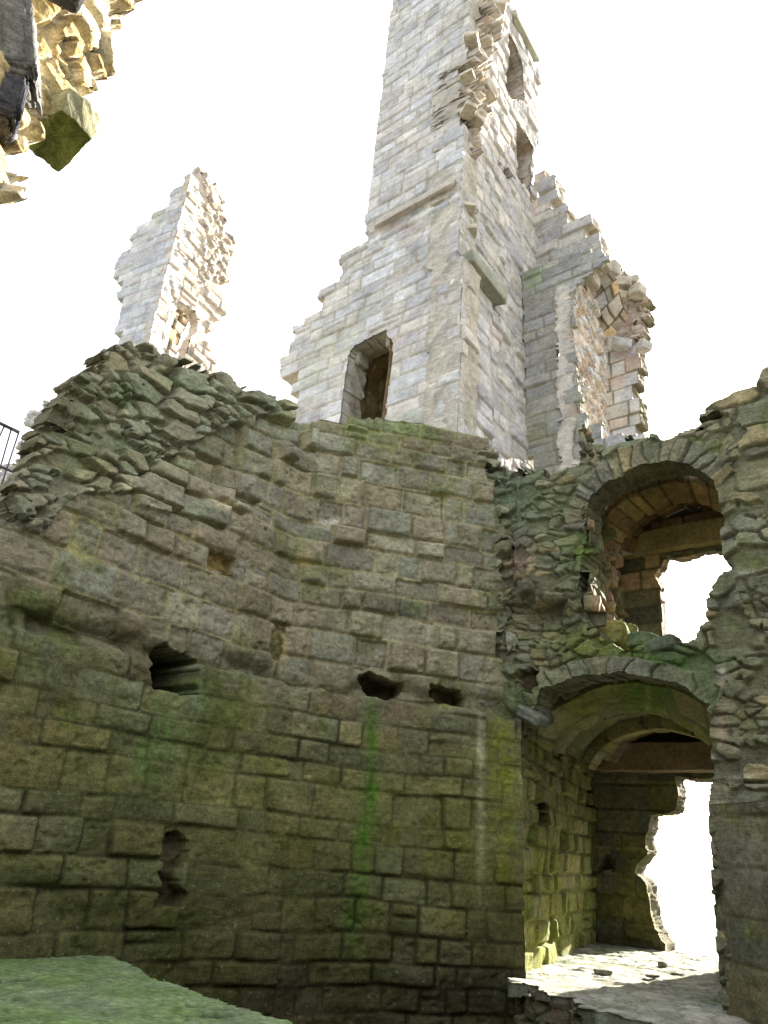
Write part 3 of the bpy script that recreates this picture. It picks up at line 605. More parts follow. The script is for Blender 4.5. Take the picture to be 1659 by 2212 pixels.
def box8(name, a0, a1, n0, n1, z0, z1, parent, col, mat, seed, dz=0):
    # squared stone block in the gate wall's frame, with worn faces
    c = [loc(a, n, z) for a in (a0, a1) for n in (n0, n1) for z in (z0, z1)]
    c = np.array(c).reshape(2, 2, 2, 3)
    vs, fs, cs = [], [], []; base = 0
    quads = [((0, 0, 0), (1, 0, 0), (0, 0, 1)), ((0, 1, 0), (1, 1, 0), (0, 1, 1)), ((0, 0, 0), (0, 1, 0), (0, 0, 1)), ((1, 0, 0), (1, 1, 0), (1, 0, 1)), ((0, 0, 0), (1, 0, 0), (0, 1, 0)), ((0, 0, 1), (1, 0, 1), (0, 1, 1))]
    for o_, pu, pv in quads:
        O = c[o_]; Uv = c[pu] - O; Vv = c[pv] - O; nu = max(3, int(np.linalg.norm(Uv) / .04)); nv = max(3, int(np.linalg.norm(Vv) / .04))
        s, t = np.meshgrid(np.linspace(0, 1, nu), np.linspace(0, 1, nv), indexing='ij')
        Pp = O + Uv * s[..., None] + Vv * t[..., None]
        jit = np.stack([fbm(Pp @ np.array((5, 3, 2.)), Pp @ np.array((1, 4, 6.)), seed + q, 3) for q in range(3)], -1)
        Pp = Pp + jit * .018
        idx = base + np.arange(nu * nv).reshape(nu, nv); base += nu * nv
        fs.append(np.stack([idx[:-1, :-1].ravel(), idx[1:, :-1].ravel(), idx[1:, 1:].ravel(), idx[:-1, 1:].ravel()], 1)); vs.append(Pp.reshape(-1, 3))
        cs.append((np.asarray(col) * (1 + .3 * jit[..., :1])).reshape(-1, 3))
    return mkmesh(name, np.concatenate(vs), np.concatenate(fs), np.concatenate(cs), mat, parent)
box8("lintel", -.85, 2.3, 4.02, 4.36, 3.36, 3.75, DO, (.20, .15, .09), M_LOW, 70)
# corbel at the left springing
q = dpx((1150, 1547), -.05)
rock("corbel", q, (.34, .30, .13), 4, (.14, .145, .11), M_LOW, DO, rot=math.radians(-40), box=.5, tiltv=(.1, .55))

# ---- window
WO = bpy.data.objects.new("window", None); sc.collection.objects.link(WO); WO.parent = GW; WO.empty_display_size = .3
WN = 2.5
path = [(K2 + D130 * (.92 - .245 * t) + D40 * t)[:2] for t in np.arange(.0, WN + .02, res)]
relief("reveal", vwall(path, 4.0, 7.0, res), WO, 81, 'ashlar', a=dict(ch=.17, bw=.22, jw=.018, off=.05, mort=.07, rnd=.04, tilt=.15, vary=.3), pal=np.concatenate([PAL_RED, PAL_LOW * 1.3]), thick=0, face=nrmL, moss=.1,
       paint=[(1280, 1200, 30, 100, (.09, .13, .03), .6)], deep=[([(1272, 1200), (1285, 1195), (1290, 1215), (1280, 1235), (1270, 1225)], .2)])
path = [(K2 + D130 * (2.55 - .245 * t) + D40 * t)[:2] for t in np.arange(.35, WN + .02, .03)]
relief("reveal", vwall(path, 4.0, 7.0, .03), WO, 82, 'ashlar', a=dict(ch=.2, bw=.3), pal=PAL_RED, thick=0, face=-nrmL)
c1 = lambda pts: [(1107 + .3327 * x, 945 + .3327 * y) for x, y in pts]
P = vwall(np.array([(K2 + D40 * WN + D130 * t)[:2] for t in np.arange(-.2, 2.9, .015)]), 4.0, 7.9, .015)
win_open = c1([(985, 800), (1000, 770), (1050, 780), (1130, 780), (1230, 745), (1310, 740), (1500, 740), (1700, 800), (1700, 1900), (1000, 1900), (990, 1320), (975, 1200), (970, 1150), (968, 1050), (960, 950), (930, 900), (960, 850)])
relief("back_wall", P, WO, 83, 'ashlar', a=dict(ch=.26, bw=.42, jw=.01, off=.02, rnd=.04), pal=np.concatenate([PAL_RED, PAL_LOW * 1.2]), holes=[win_open], thick=.18, moss=-.1)
W0 = dl(c1([(450, 560), (480, 500), (520, 385), (640, 270), (760, 222), (830, 175), (1000, 150), (1160, 180), (1290, 262), (1350, 380), (1380, 520)]), .12)
W1 = dl(c1([(560, 700), (600, 560), (625, 490), (740, 395), (900, 325), (1020, 295), (1180, 295), (1310, 330), (1420, 400), (1500, 520)]), 1.25)
W2 = dl(c1([(690, 760), (700, 720), (745, 610), (850, 515), (980, 442), (1100, 420), (1220, 438), (1340, 470), (1420, 560), (1480, 640)]), 1.85)
def vw(name, rows, seed, pal, bw, ch, **k):
    return relief(name, loft(rows, .016), WO, seed, 'ashlar', a=dict(ch=ch, bw=bw, jw=.010, off=.016, mort=.03, rnd=.03, warp=.008, vary=.05), pal=pal, thick=0, face=np.array([0, -.4, -1.]), **k)
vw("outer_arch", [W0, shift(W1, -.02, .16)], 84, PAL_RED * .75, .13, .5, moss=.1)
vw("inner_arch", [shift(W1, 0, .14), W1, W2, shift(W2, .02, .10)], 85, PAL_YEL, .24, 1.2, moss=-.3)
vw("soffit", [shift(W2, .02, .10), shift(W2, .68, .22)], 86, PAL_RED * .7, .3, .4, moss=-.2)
lz = dpx((1383, 1198), WN - .16)[2]
box8("lintel", .40, 2.1, WN - .16, WN + .3, lz + .02, lz + .34, WO, (.36, .32, .18), M_LOW, 88)
# sill: broken top of the masonry over the gateway, catching the sun
P = np.stack([np.stack([K2 + D130 * (-1.3 + .022 * i) + D40 * (.28 + .022 * j) for j in range(int(4.1 / .022))]) for i in range(int(3.9 / .022))])
P[..., 2] = 4.02 + .05 * fbm(P[..., 0] * 2, P[..., 1] * 2, 91, 3)
relief("sill", P, WO, 92, 'rubble', r=dict(cx=.25, cy=.2, amp=.10), rpal=PAL_GRN * 1.2, thick=0, face=np.array([0, 0, 1.]))
for i, (px, py, n, s, cc) in enumerate([((1320), 1372, .35, (.34, .30, .28), (.20, .19, .06)), (1352, 1374, .75, (.24, .26, .26), (.17, .17, .06)), (1255, 1328, .25, (.34, .22, .16), (.19, .17, .08)), (1285, 1345, .3, (.22, .22, .14), (.16, .17, .05)), (1375, 1388, .9, (.3, .2, .14), (.2, .18, .1)), (1395, 1392, .2, (.34, .3, .18), (.085, .11, .05)), (1440, 1400, .1, (.3, .3, .16), (.08, .095, .06))]):
    rock("sill_stone", dpx((px, py), n), s, 30 + i, cc, M_RUB, WO, rot=math.radians(-35 + 13 * i), box=.6, tiltv=(.15 * (i % 3 - 1), .2))

# ------------------------------------------------------------------ passage floor, threshold
n1 = int(5.2 / .02); n2 = int(3.4 / .02)
P = np.stack([np.stack([loc(-1.3 + .02 * i - 0, -1.1 + .02 * j, 1.0) for j in range(int(6.4 / .02))]) for i in range(int(4.6 / .02))])
fl_keep = [(1060, 1900), (1114, 2104), (1135, 2128), (1160, 2143), (1200, 2148), (1238, 2158), (1254, 2180), (1262, 2215), (1290, 2330), (1900, 2500), (1900, 1900)]
def offF(U, V, X, Y, P): return .014 * fbm(U * 2, V * 2, 3, 3) - .01
relief("passage_floor", P, None, 101, 'rubble', r=dict(cx=.20, cy=.34, amp=.035, warp=.04, tl=.06, depth=.015), rpal=np.array([(.40, .38, .33), (.34, .35, .30), (.42, .40, .34), (.30, .32, .25), (.37, .37, .31)]), rmort=(.26, .26, .19), custom=lambda U, V, X, Y, h, col, B, S: (h * .38, col), keep=fl_keep, offs=offF, thick=.10, face=np.array([0, 0, 1.]), moss=.12, mosscol=(.08, .13, .05), mat=M_RUB)
bpy.data.objects["passage_floor"]['kind'] = 'structure'
tp = smooth_path([onz(p, 1.0)[:2] for p in [(1085, 2090), (1114, 2106), (1137, 2131), (1162, 2147), (1240, 2162), (1262, 2215), (1290, 2300)]], .015, .06)
relief("threshold_wall", vwall(tp, .05, .965, .015), None, 111, 'rubble', r=dict(cx=.42, cy=.22, amp=.07, depth=.05, tl=.1), rpal=PAL_LOW * .75, rmort=(.05, .05, .03), thick=.0, moss=.3)
setp(bpy.data.objects["threshold_wall"], "low dark stone step under the front edge of the sunlit gateway floor", "step")
for i, (px, py, s) in enumerate([(1303, 2100, (.18, .10, .05)), (1410, 2108, (.16, .08, .03)), (1432, 2083, (.14, .10, .06))]):
    o = rock("loose_stone", onz((px, py), 1.02), s, 50 + i, (.22, .20, .15), M_RUB, None, rot=.5 * i, box=.5)
    lb = ["small dark stone lying in the middle of the sunlit passage floor", "thin flat stone near the shadow edge on the passage floor", "small stone at the foot of the ragged outer doorway"][i]
    setp(o, lb, "stone", "loose stones on the passage floor")

# ------------------------------------------------------------------ ashlar pier at the right edge
path = [(K3 + dirv(172) * t)[:2] for t in np.arange(0, 2.4, .013)]
ztop = onpl((1545, 1737), K3, 172)[2]
relief("ashlar_pier", vwall(path, .1, ztop, .013), None, 121, 'ashlar', a=dict(ch=.36, bw=.75, jw=.008, off=.012, mort=.025, rnd=.03), pal=PAL_LOW * .9, thick=.5, moss=.25, mosscol=(.12, .125, .035), mort=(.14, .13, .07), paint=[(1600, 1860, 60, 60, (.20, .20, .16), .4), (1610, 2150, 50, 60, (.12, .11, .03), .5)])
setp(bpy.data.objects["ashlar_pier"], "smooth pier of large greenish ashlar blocks right of the gateway, at the right edge", "pier")

# ------------------------------------------------------------------ great tower
GA = 37.0
T0 = atd((975, 890), 9.5)
TW = empty("tower", (T0[0], T0[1], 0), "tallest pale ashlar tower with a dark doorway near its foot and a broken upper edge", "tower")
RT_ = .022
tl_keep = [(560, 1100), (625, 895), (640, 880), (632, 850), (622, 832), (612, 790), (608, 745), (634, 735), (638, 702), (664, 697), (668, 676), (690, 655), (700, 625), (720, 612), (724, 590), (746, 570), (752, 545), (770, 535), (785, 525), (760, 490), (780, 380), (800, 180), (820, 0), (830, -150), (1045, -150), (1038, -20), (1034, 12), (1018, 40), (1012, 70), (1018, 90), (1000, 120), (988, 160), (994, 190), (983, 235), (1003, 262), (1010, 330), (1012, 440), (1012, 1100)]
door_t = [(730, 930), (739, 880), (752, 770), (764, 746), (833, 713), (835, 727), (846, 735), (846, 760), (843, 800), (838, 836), (826, 930)]
def offL(U, V, X, Y, P):
    z = P[..., 2]; o = .10 * sst(12.35, 12.25, z) + .05 * sst(11.95, 11.85, z) + .08 * sst(11.0, 9, z)
    o = o + .05 * np.exp(-((z - 12.75) / .05) ** 2) + .05 * np.exp(-((z - 12.45) / .05) ** 2)
    return o
paintT = [(680, 800, 30, 60, (.30, .33, .22), .3), (900, 905, 100, 20, (.2, .22, .12), .5), (735, 740, 60, 40, (.30, .32, .20), .3), (830, 735, 40, 16, (.40, .31, .27), .5), (900, 700, 50, 20, (.40, .31, .27), .3), (870, 490, 60, 12, (.34, .22, .12), .4)]
PT = straight(T0, 130 - 0, -4.6, 0.0, RT_, 6.0, 20.6)
def oR0(z): return .12 * sst(10.95, 10.85, z) + .10 * sst(12.35, 12.25, z) + .05 * sst(9.8, 9, z)
def oL0(z): return .10 * sst(12.35, 12.25, z) + .05 * sst(11.95, 11.85, z) + .08 * sst(11.0, 9, z)
t_ = ((PT - T0) @ dirv(130)); PT = PT + dirv(130) * (oR0(PT[..., 2]) * sst(-1.2, -.1, t_))[..., None]
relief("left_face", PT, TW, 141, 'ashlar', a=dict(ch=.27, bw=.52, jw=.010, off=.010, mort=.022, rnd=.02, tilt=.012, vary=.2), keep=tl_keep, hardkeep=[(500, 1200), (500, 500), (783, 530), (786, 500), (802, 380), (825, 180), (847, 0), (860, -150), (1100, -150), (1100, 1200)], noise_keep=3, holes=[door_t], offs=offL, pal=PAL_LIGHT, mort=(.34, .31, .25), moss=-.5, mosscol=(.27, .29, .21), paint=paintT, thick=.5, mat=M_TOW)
DT = [onpl(p, T0, 130) for p in door_t]
nL = np.array([-dirv(130)[1], dirv(130)[0], 0]); nL = nL if nL @ (EYE - T0) > 0 else -nL
DT = [p + nL * .06 for p in DT]
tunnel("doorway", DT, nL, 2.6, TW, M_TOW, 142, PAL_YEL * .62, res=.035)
for px, py in ((772, 772), (840, 735)):
    rock("shoulder_stone", onpl((px, py), T0, 130) - nL * .12, (.12, .30, .28), 143 + px, (.36, .35, .28), M_TOW, TW, rot=math.radians(-40), box=.55)
tr_keep = [(940, 1100), (962, 1000), (966, 860), (978, 575), (996, 430), (1000, 262), (992, 230), (998, 190), (996, 160), (1008, 120), (1026, 90), (1020, 60), (1040, 12), (1046, -150), (1075, -60), (1098, 5), (1120, 42), (1128, 66), (1148, 100), (1165, 145), (1168, 175), (1162, 190), (1164, 235), (1170, 248), (1160, 268), (1158, 300), (1152, 345), (1165, 620), (1160, 1100)]
w1 = [(1100, 72), (1112, 92), (1126, 127), (1131, 150), (1131, 215), (1109, 215), (1091, 189), (1091, 163), (1099, 143), (1097, 98)]
w2 = [(1118, 264), (1136, 292), (1151, 322), (1143, 417), (1118, 374), (1115, 306)]
hl = [(1087, 353), (1106, 381), (1097, 384), (1085, 364)]
def offR(U, V, X, Y, P):
    z = P[..., 2]; u = U / 1.0
    e = sst(.5, .0, U)
    o = .12 * sst(10.95, 10.85, z) * (.35 + .65 * sst(1.25, 1.05, U)) + .10 * sst(12.35, 12.25, z) * sst(.6, .4, U) + .05 * sst(9.8, 9, z)
    o = o - .10 * sst(13.2, 14.5, z) * e
    return o
zR = [(985, 300), (1003, 262), (1012, 350), (1030, 340), (1030, 250), (1050, 120), (1075, 10), (1085, -60), (1080, -150), (980, -150)]
PT = None
def custR(U, V, X, Y, h, col, B, S):
    r_ = pip(zR, X + 6 * fbm(U * 4, V * 4, 8, 2), Y)
    return np.where(r_, h * 1.9, h), col
PT = straight(T0, GA, 0.0, 3.7, RT_, 6.0, 23.5)
t_ = ((PT - T0) @ dirv(GA)); PT = PT - dirv(GA) * (oL0(PT[..., 2]) * sst(1.2, .1, t_))[..., None]
relief("right_face", PT, TW, 151, 'ashlar', a=dict(ch=.27, bw=.42, jw=.014, off=.022, mort=.032, rnd=.03, tilt=.05, vary=.25), r=dict(cx=.30, cy=.24, amp=.13, depth=.06), keep=tr_keep, zones=[zR], deep=[(hl, .3)], holes=[w1, w2], offs=offR, pal=PAL_LIGHT * np.array((1.02, 1, .97)), rpal=PAL_WARM, rmort=(.42, .37, .30), mort=(.36, .33, .28),
       moss=-.6, mosscol=(.28, .29, .22), paint=[(1030, 620, 30, 30, (.2, .21, .14), .4)], thick=.6, mat=M_TOW, custom=custR)
nR = np.array([-dirv(GA)[1], dirv(GA)[0], 0]); nR = nR if nR @ (EYE - T0) > 0 else -nR
for i, w in enumerate((w1, w2)):
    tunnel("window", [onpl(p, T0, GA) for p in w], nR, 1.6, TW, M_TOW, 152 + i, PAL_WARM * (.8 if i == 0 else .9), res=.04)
def tband(px0, px1, name, col, w, hgt, seed, pl=GA, out=.14):
    a_, b_ = onpl(px0, T0, pl), onpl(px1, T0, pl)
    nn = nR if pl == GA else nL
    d_ = (b_ - a_); L_ = math.hypot(d_[0], d_[1]); rot = math.atan2(d_[1], d_[0])
    return rock(name, (a_ + b_) / 2 + nn * (w * .25), (L_, w, hgt), seed, col, M_TOW, TW, rot=rot, box=.82, n=40)
tband((988, 570), (1062, 650), "offset_stone", (.27, .28, .22), .42, .26, 161)
tband((1106, 26), (1158, 134), "cornice", (.42, .42, .34), .14, .22, 162)
tband((820, 490), (985, 402), "string_course", (.40, .36, .32), .18, .14, 163, 130)
for i, (px, py, s) in enumerate([(1040, 205, .5), (1010, 95, .38), (1065, 30, .5), (1002, 245, .34), (1018, 270, .32), (1000, 172, .3), (1003, 505, .3), (1000, 455, .3), (1046, 60, .36), (1030, 130, .3)]):
    p = onpl((px, py), T0, GA) + nR * .10
    rock("projecting_stone", p, (s * .85, s * .7, s * .38), 170 + i, (.44, .40, .32), M_TOW, TW, rot=math.radians(50 + 20 * i), box=.82, tiltv=(.15, .1))

# stepped wall + wing
T2 = onpl((1128, 800), T0, GA)
WG = empty("tower_wing", (T2[0], T2[1], 0), "grey-green wing wall right of the tower, its right end broken open showing reddish rubble", "wall")
Pst = onpl((1157, 450), T0, GA)
st_keep = [(1100, 720), (1130, 560), (1158, 345), (1178, 341), (1180, 358), (1206, 374), (1205, 384), (1188, 384), (1192, 402), (1200, 430), (1222, 448), (1242, 465), (1262, 476), (1278, 490), (1284, 512), (1306, 515), (1304, 545), (1270, 580), (1220, 640), (1100, 720)]
relief("stepped_wall", straight(Pst, 130, -.4, 2.4, .025, 8, 17.6), None, 181, 'ashlar', a=dict(ch=.33, bw=.5, off=.03, jw=.014), keep=st_keep, pal=PAL_LIGHT * .9, moss=-.15, mosscol=(.26, .28, .18), thick=.5, mat=M_TOW, mort=(.33, .3, .24))
setp(bpy.data.objects["stepped_wall"], "stepped broken gable wall climbing to the right side of the tall tower", "wall")
f_keep = [(1100, 1100), (1127, 1000), (1128, 585), (1165, 562), (1175, 566), (1200, 554), (1240, 546), (1275, 533), (1321, 549), (1321, 559), (1306, 569), (1288, 580), (1256, 604), (1246, 613), (1240, 637), (1242, 700), (1244, 741), (1248, 824), (1254, 845), (1267, 866), (1288, 903), (1312, 909), (1329, 920), (1331, 932), (1354, 942), (1393, 949), (1420, 1100)]
relief("wing_face", straight(T2, 130, -.05, 3.0, .020, 6.2, 13.4), WG, 182, 'ashlar', a=dict(ch=.27, bw=.55, off=.018, jw=.012, mort=.03), keep=f_keep, hardkeep=f_keep, noise_keep=8, pal=PAL_LIGHT * .72, moss=.08, mosscol=(.20, .22, .12), thick=.10, mat=M_TOW, mort=(.26, .25, .18), deep=[([(1206, 780), (1214, 776), (1216, 786), (1208, 790)], .1)],
       paint=[(1150, 600, 30, 40, (.18, .24, .12), .6), (1170, 950, 60, 60, (.19, .20, .10), .5), (1260, 870, 30, 50, (.20, .21, .12), .4), (1200, 760, 40, 60, (.27, .23, .18), .4)])
Fc = onpl((1236, 760), T2, 130)
g1_keep = [(1225, 1050), (1225, 640), (1236, 620), (1258, 602), (1290, 575), (1318, 560), (1350, 580), (1352, 700), (1330, 760), (1330, 1000)]
RR = dict(cx=.30, cy=.16, amp=.06, depth=.04, tl=.15)
relief("broken_core", straight(Fc, GA - 3, 0, 2.0, .02, 6.5, 15.5), WG, 183, 'rubble', r=RR, keep=g1_keep, rpal=np.concatenate([PAL_WARM, PAL_WARM * .95, PAL_LIGHT, PAL_RED]), rmort=(.46, .43, .38), thick=.3, mat=M_TOW, moss=-.5, custom=lambda U, V, X, Y, h, col, B, S: (h, col))
Gc = onpl((1322, 800), Fc, GA - 3)
c4 = lambda pts: [(1188 + .2075 * x, 513 + .2075 * y) for x, y in pts]
g2_keep = c4([(500, 200), (620, 180), (650, 215), (705, 230), (690, 310), (735, 340), (725, 390), (800, 400), (820, 460), (905, 440), (950, 540), (1005, 555), (1030, 610), (985, 660), (990, 720), (940, 760), (968, 800), (965, 950), (960, 1095), (1012, 1100), (1030, 1170), (960, 1250), (960, 1340), (930, 1400), (935, 1500), (940, 1630), (970, 1640), (970, 1710), (950, 1720), (970, 1860), (975, 1980), (992, 2120), (700, 2200), (300, 2200), (300, 500)])
g2z = c4([(300, 100), (1100, 100), (1100, 1080), (840, 1100), (620, 1100), (300, 1100)])
relief("end_wall", straight(Gc, 130, -.8, 1.6, .02, 7, 16.5), WG, 184, 'ashlar', a=dict(ch=.30, bw=.42, off=.03, jw=.014), r=RR, zones=[g2z], keep=g2_keep, pal=np.concatenate([PAL_WARM * .9, PAL_LIGHT]), rpal=PAL_WARM, rmort=(.44, .38, .32), thick=.4, mat=M_TOW, moss=-.4,
       paint=[(1340, 755, 20, 20, (.40, .20, .12), .5), (1335, 820, 18, 18, (.42, .24, .13), .5), (1350, 700, 20, 20, (.30, .14, .12), .6), (1300, 620, 30, 30, (.42, .30, .15), .5)])
def gp(pts, k): return [onpl(p, Gc - D40 * k, 130) for p in c4(pts)]
relief("vault_fragment", loft([gp([(300, 560), (380, 500), (480, 420), (610, 330)], 1.15), gp([(400, 740), (470, 640), (600, 520), (700, 440)], 1.0), gp([(505, 930), (560, 850), (640, 760), (745, 650)], .8), gp([(600, 1040), (680, 1000), (780, 900), (800, 800)], .62)], .02, False), WG, 186, 'ashlar', a=dict(ch=.30, bw=.22, jw=.016, off=.035, mort=.05, rnd=.03, tilt=.15), pal=np.concatenate([PAL_RED * 1.1, PAL_WARM * .9, PAL_WARM * .8, PAL_LIGHT * .8]), thick=.0, mat=M_TOW, moss=-.4, face=np.array([.2, -.5, -1.]))
for i, (x, y, s_, cc, k) in enumerate([(730, 470, (.34, .3, .26), (.40, .38, .32), .5), (840, 560, (.3, .34, .22), (.46, .42, .36), .3), (790, 700, (.26, .26, .2), (.42, .36, .26), .3), (750, 1140, (.42, .3, .2), (.44, .44, .44), .1), (985, 1150, (.26, .24, .2), (.44, .42, .40), .05), (950, 620, (.26, .3, .24), (.44, .41, .34), .2), (905, 520, (.24, .24, .2), (.44, .40, .34), .2)]):
    px = c4([(x, y)])[0]
    rock("broken_stone", onpl(px, Gc, 130) - D40 * k, s_, 190 + i, cc, M_TOW, WG, rot=math.radians(-50 + 17 * i), box=.75, tiltv=(.15, .3 if i < 3 else .1))

# ------------------------------------------------------------------ far tower stump behind the left wall
X0 = atd((322, 735), 17.0)
FT = empty("ruined_tower", (X0[0], X0[1], 0), "distant tower fragment with a small arched doorway, behind the left wall", "tower")
cf = lambda pts: [(216 + .2197 * x, 324 + .2197 * y) for x, y in pts]
fl_k = cf([(1003, 190), (940, 250), (870, 300), (800, 350), (740, 400), (730, 440), (660, 470), (640, 550), (500, 650), (350, 800), (290, 880), (230, 1000), (175, 1080), (180, 1190), (175, 1250), (235, 1320), (255, 1330), (225, 1390), (240, 1470), (200, 1560), (165, 1640), (145, 1755), (190, 1775), (160, 1860), (100, 2300), (1200, 2300), (1200, 190)])
fr_k = cf([(1000, 190), (1040, 200), (1110, 250), (1150, 360), (1210, 410), (1240, 480), (1205, 530), (1240, 690), (1300, 780), (1325, 940), (1290, 1120), (1312, 1260), (1240, 1300), (1200, 1440), (1240, 1590), (1180, 1700), (1140, 1745), (1100, 1800), (1100, 1900), (1120, 2080), (1170, 2220), (1200, 2400), (100, 2400), (400, 190)])
Aedge = [(345, 745), (430, 375)]
GF = 30.0
relief("left_face", straight(X0, 120, -3.9, 0, .035, 11, 23), FT, 201, 'ashlar', a=dict(ch=.30, bw=.6, off=.012, jw=.016, mort=.03), keep=fl_k, pal=PAL_LIGHT * np.array((.98, 1.0, 1.06)), moss=-.1, mosscol=(.36, .38, .28), thick=.6, mat=M_TOW, mort=(.36, .36, .34), paint=[(407, 402, 14, 12, (.5, .40, .12), .7), (340, 470, 20, 18, (.42, .42, .22), .4), (310, 530, 30, 40, (.22, .23, .2), .3)])
far_door = cf([(585, 2040), (620, 1850), (650, 1700), (690, 1530), (760, 1470), (850, 1530), (925, 1590), (965, 1690), (955, 1790), (885, 1850), (850, 1980), (830, 2060)])
relief("right_face", straight(X0, GF, 0, 4.2, .035, 10.5, 23.5), FT, 202, 'ashlar', a=dict(ch=.30, bw=.5, off=.03, jw=.025, mort=.05, tilt=.05), r=dict(cx=.45, cy=.25, amp=.07, depth=.06, tl=.2), zones=[cf([(1000, 200), (1300, 300), (1400, 1300), (950, 1300), (1030, 900), (1040, 500)])], keep=fr_k, holes=[far_door], pal=PAL_WARM, rpal=PAL_WARM, moss=-.4, thick=.25, mat=M_TOW, mort=(.38, .34, .28), rmort=(.36, .32, .25))
nF = np.array([-dirv(GF)[1], dirv(GF)[0], 0]); nF = nF if nF @ (EYE - X0) > 0 else -nF
tunnel("doorway", [onpl(p, X0, GF) for p in far_door], nF, .32, FT, M_TOW, 203, PAL_WARM, res=.05, back=False)
XB = X0 - nF * 1.2
relief("inner_wall", vwall(np.array([(XB + dirv(GF) * t)[:2] for t in np.arange(-1.5, 3.5, .05)]), 11, 19, .05), FT, 204, 'ashlar', a=dict(ch=.35, bw=.45, off=.05, jw=.04, mort=.06, tilt=.1), hardkeep=cf([(520, 2300), (560, 1900), (620, 1400), (860, 1400), (885, 1670), (850, 1720), (825, 1800), (770, 2060), (700, 2300)]), pal=np.concatenate([PAL_YEL, PAL_WARM]) * .95, thick=.2, mat=M_TOW, moss=-.5)

# ------------------------------------------------------------------ low ruin at far left with railing
Y0 = atd((60, 1000), 12.0)
lk = [(150, 850), (126, 858), (107, 865), (91, 874), (83, 880), (61, 885), (57, 898), (63, 904), (56, 916), (49, 930), (46, 949), (35, 958), (38, 968), (35, 978), (41, 985), (39, 1003), (20, 1002), (0, 1006), (-80, 1006), (-80, 1200), (220, 1200), (220, 850)]
relief("ruined_wall", straight(Y0, 130, -2.2, 2.4, .03, 4, 9.6), None, 211, 'rubble', r=dict(cx=.34, cy=.17, amp=.10), keep=lk, rpal=PAL_LIGHT * .95, rmort=(.36, .34, .28), thick=.8, moss=-.3, mat=M_TOW)
setp(bpy.data.objects["ruined_wall"], "pale broken wall stub behind the railing at the far left edge", "wall")
m = bpy.data.materials.new("painted_iron"); m.use_nodes = True; b = m.node_tree.nodes["Principled BSDF"]; b.inputs["Base Color"].default_value = (.08, .08, .10, 1); b.inputs["Roughness"].default_value = .45; b.inputs["Metallic"].default_value = .3
nz = m.node_tree.nodes.new("ShaderNodeTexNoise"); nz.inputs["Scale"].default_value = 30; mr_ = m.node_tree.nodes.new("ShaderNodeMapRange"); mr_.inputs[3].default_value = .3; mr_.inputs[4].default_value = .6
m.node_tree.links.new(nz.outputs[0], mr_.inputs[0]); m.node_tree.links.new(mr_.outputs[0], b.inputs["Roughness"])
def tube(name, p, q, r, mat, parent, n=10):
    p = np.array(p); q = np.array(q); d = (q - p) / np.linalg.norm(q - p); a_ = np.cross(d, (0, 0, 1.)); 
    if np.linalg.norm(a_) < 1e-3: a_ = np.cross(d, (0, 1., 0))
    a_ /= np.linalg.norm(a_); b_ = np.cross(d, a_); th = np.linspace(0, 2 * np.pi, n, endpoint=False)
    ring = np.outer(np.cos(th), a_) + np.outer(np.sin(th), b_)
    v = np.concatenate([p + ring * r, q + ring * r, [p], [q]]); f = []
    for i in range(n):
        j = (i + 1) % n; f.append((i, j, n + j, n + i)); f.append((2 * n, j, i, i)); f.append((2 * n + 1, n + i, n + j, n + j))
    me = bpy.data.meshes.new(name); off = np.array(parent.location) if parent else 0
    me.from_pydata([tuple(x) for x in (v - off)], [], [tuple(dict.fromkeys(x)) for x in f]); me.materials.append(mat)
    for pl in me.polygons: pl.use_smooth = len(pl.vertices) == 4
    o = bpy.data.objects.new(name, me); sc.collection.objects.link(o); o.parent = parent; return o
R0 = atd((20, 1060), 7.6)
RL = empty("railing", (R0[0], R0[1], R0[2]), "dark metal handrail with thin uprights at the far left edge", "railing")
rp = lambda p: onpl(p, R0, 40)
tube("top_rail", rp((-30, 900)), rp((41, 934)), .018, m, RL)
tube("bottom_rail", rp((-40, 990)), rp((50, 1029)), .012, m, RL)
for a_, b_ in (((9, 921), (-32, 1010)), ((24, 928), (-14, 1060)), ((41, 933), (-6, 1075)), ((-8, 912), (-48, 990))): tube("upright", rp(a_), rp(b_), .008, m, RL)

# ------------------------------------------------------------------ overhanging masonry, upper left
O0 = atd((100, 200), 2.9)
OV = empty("overhanging_wall", (O0[0], O0[1], O0[2]), "sunlit underside of broken masonry hanging into the upper left corner, with one green block", "wall")
ov_keep = [(-200, -200), (330, -200), (312, -8), (290, 18), (262, 30), (248, 10), (240, 30), (252, 70), (238, 92), (222, 98), (232, 140), (222, 165), (205, 172), (205, 198), (190, 200), (170, 215), (150, 225), (130, 240), (80, 260), (78, 300), (60, 320), (30, 332), (10, 335), (20, 352), (36, 388), (22, 400), (8, 425), (0, 440), (-60, 470), (-200, 500)]
def offO(U, V, X, Y, P): return .10 * fbm(U * 2.2, V * 2.2, 5, 3)
relief("masonry", straight(O0, 14, -1.8, 1.7, .008, O0[2] - 2.0, O0[2] + 2.0), OV, 221, 'rubble', r=dict(cx=.19, cy=.13, amp=.06, depth=.04, tl=.5, warp=.04), hardkeep=ov_keep, noise_keep=14, offs=offO, rpal=np.array([(.50, .39, .19), (.44, .33, .15), (.55, .48, .32), (.38, .31, .16)]), rmort=(.62, .58, .48), thick=.35, moss=-.4, mat=M_RUB)
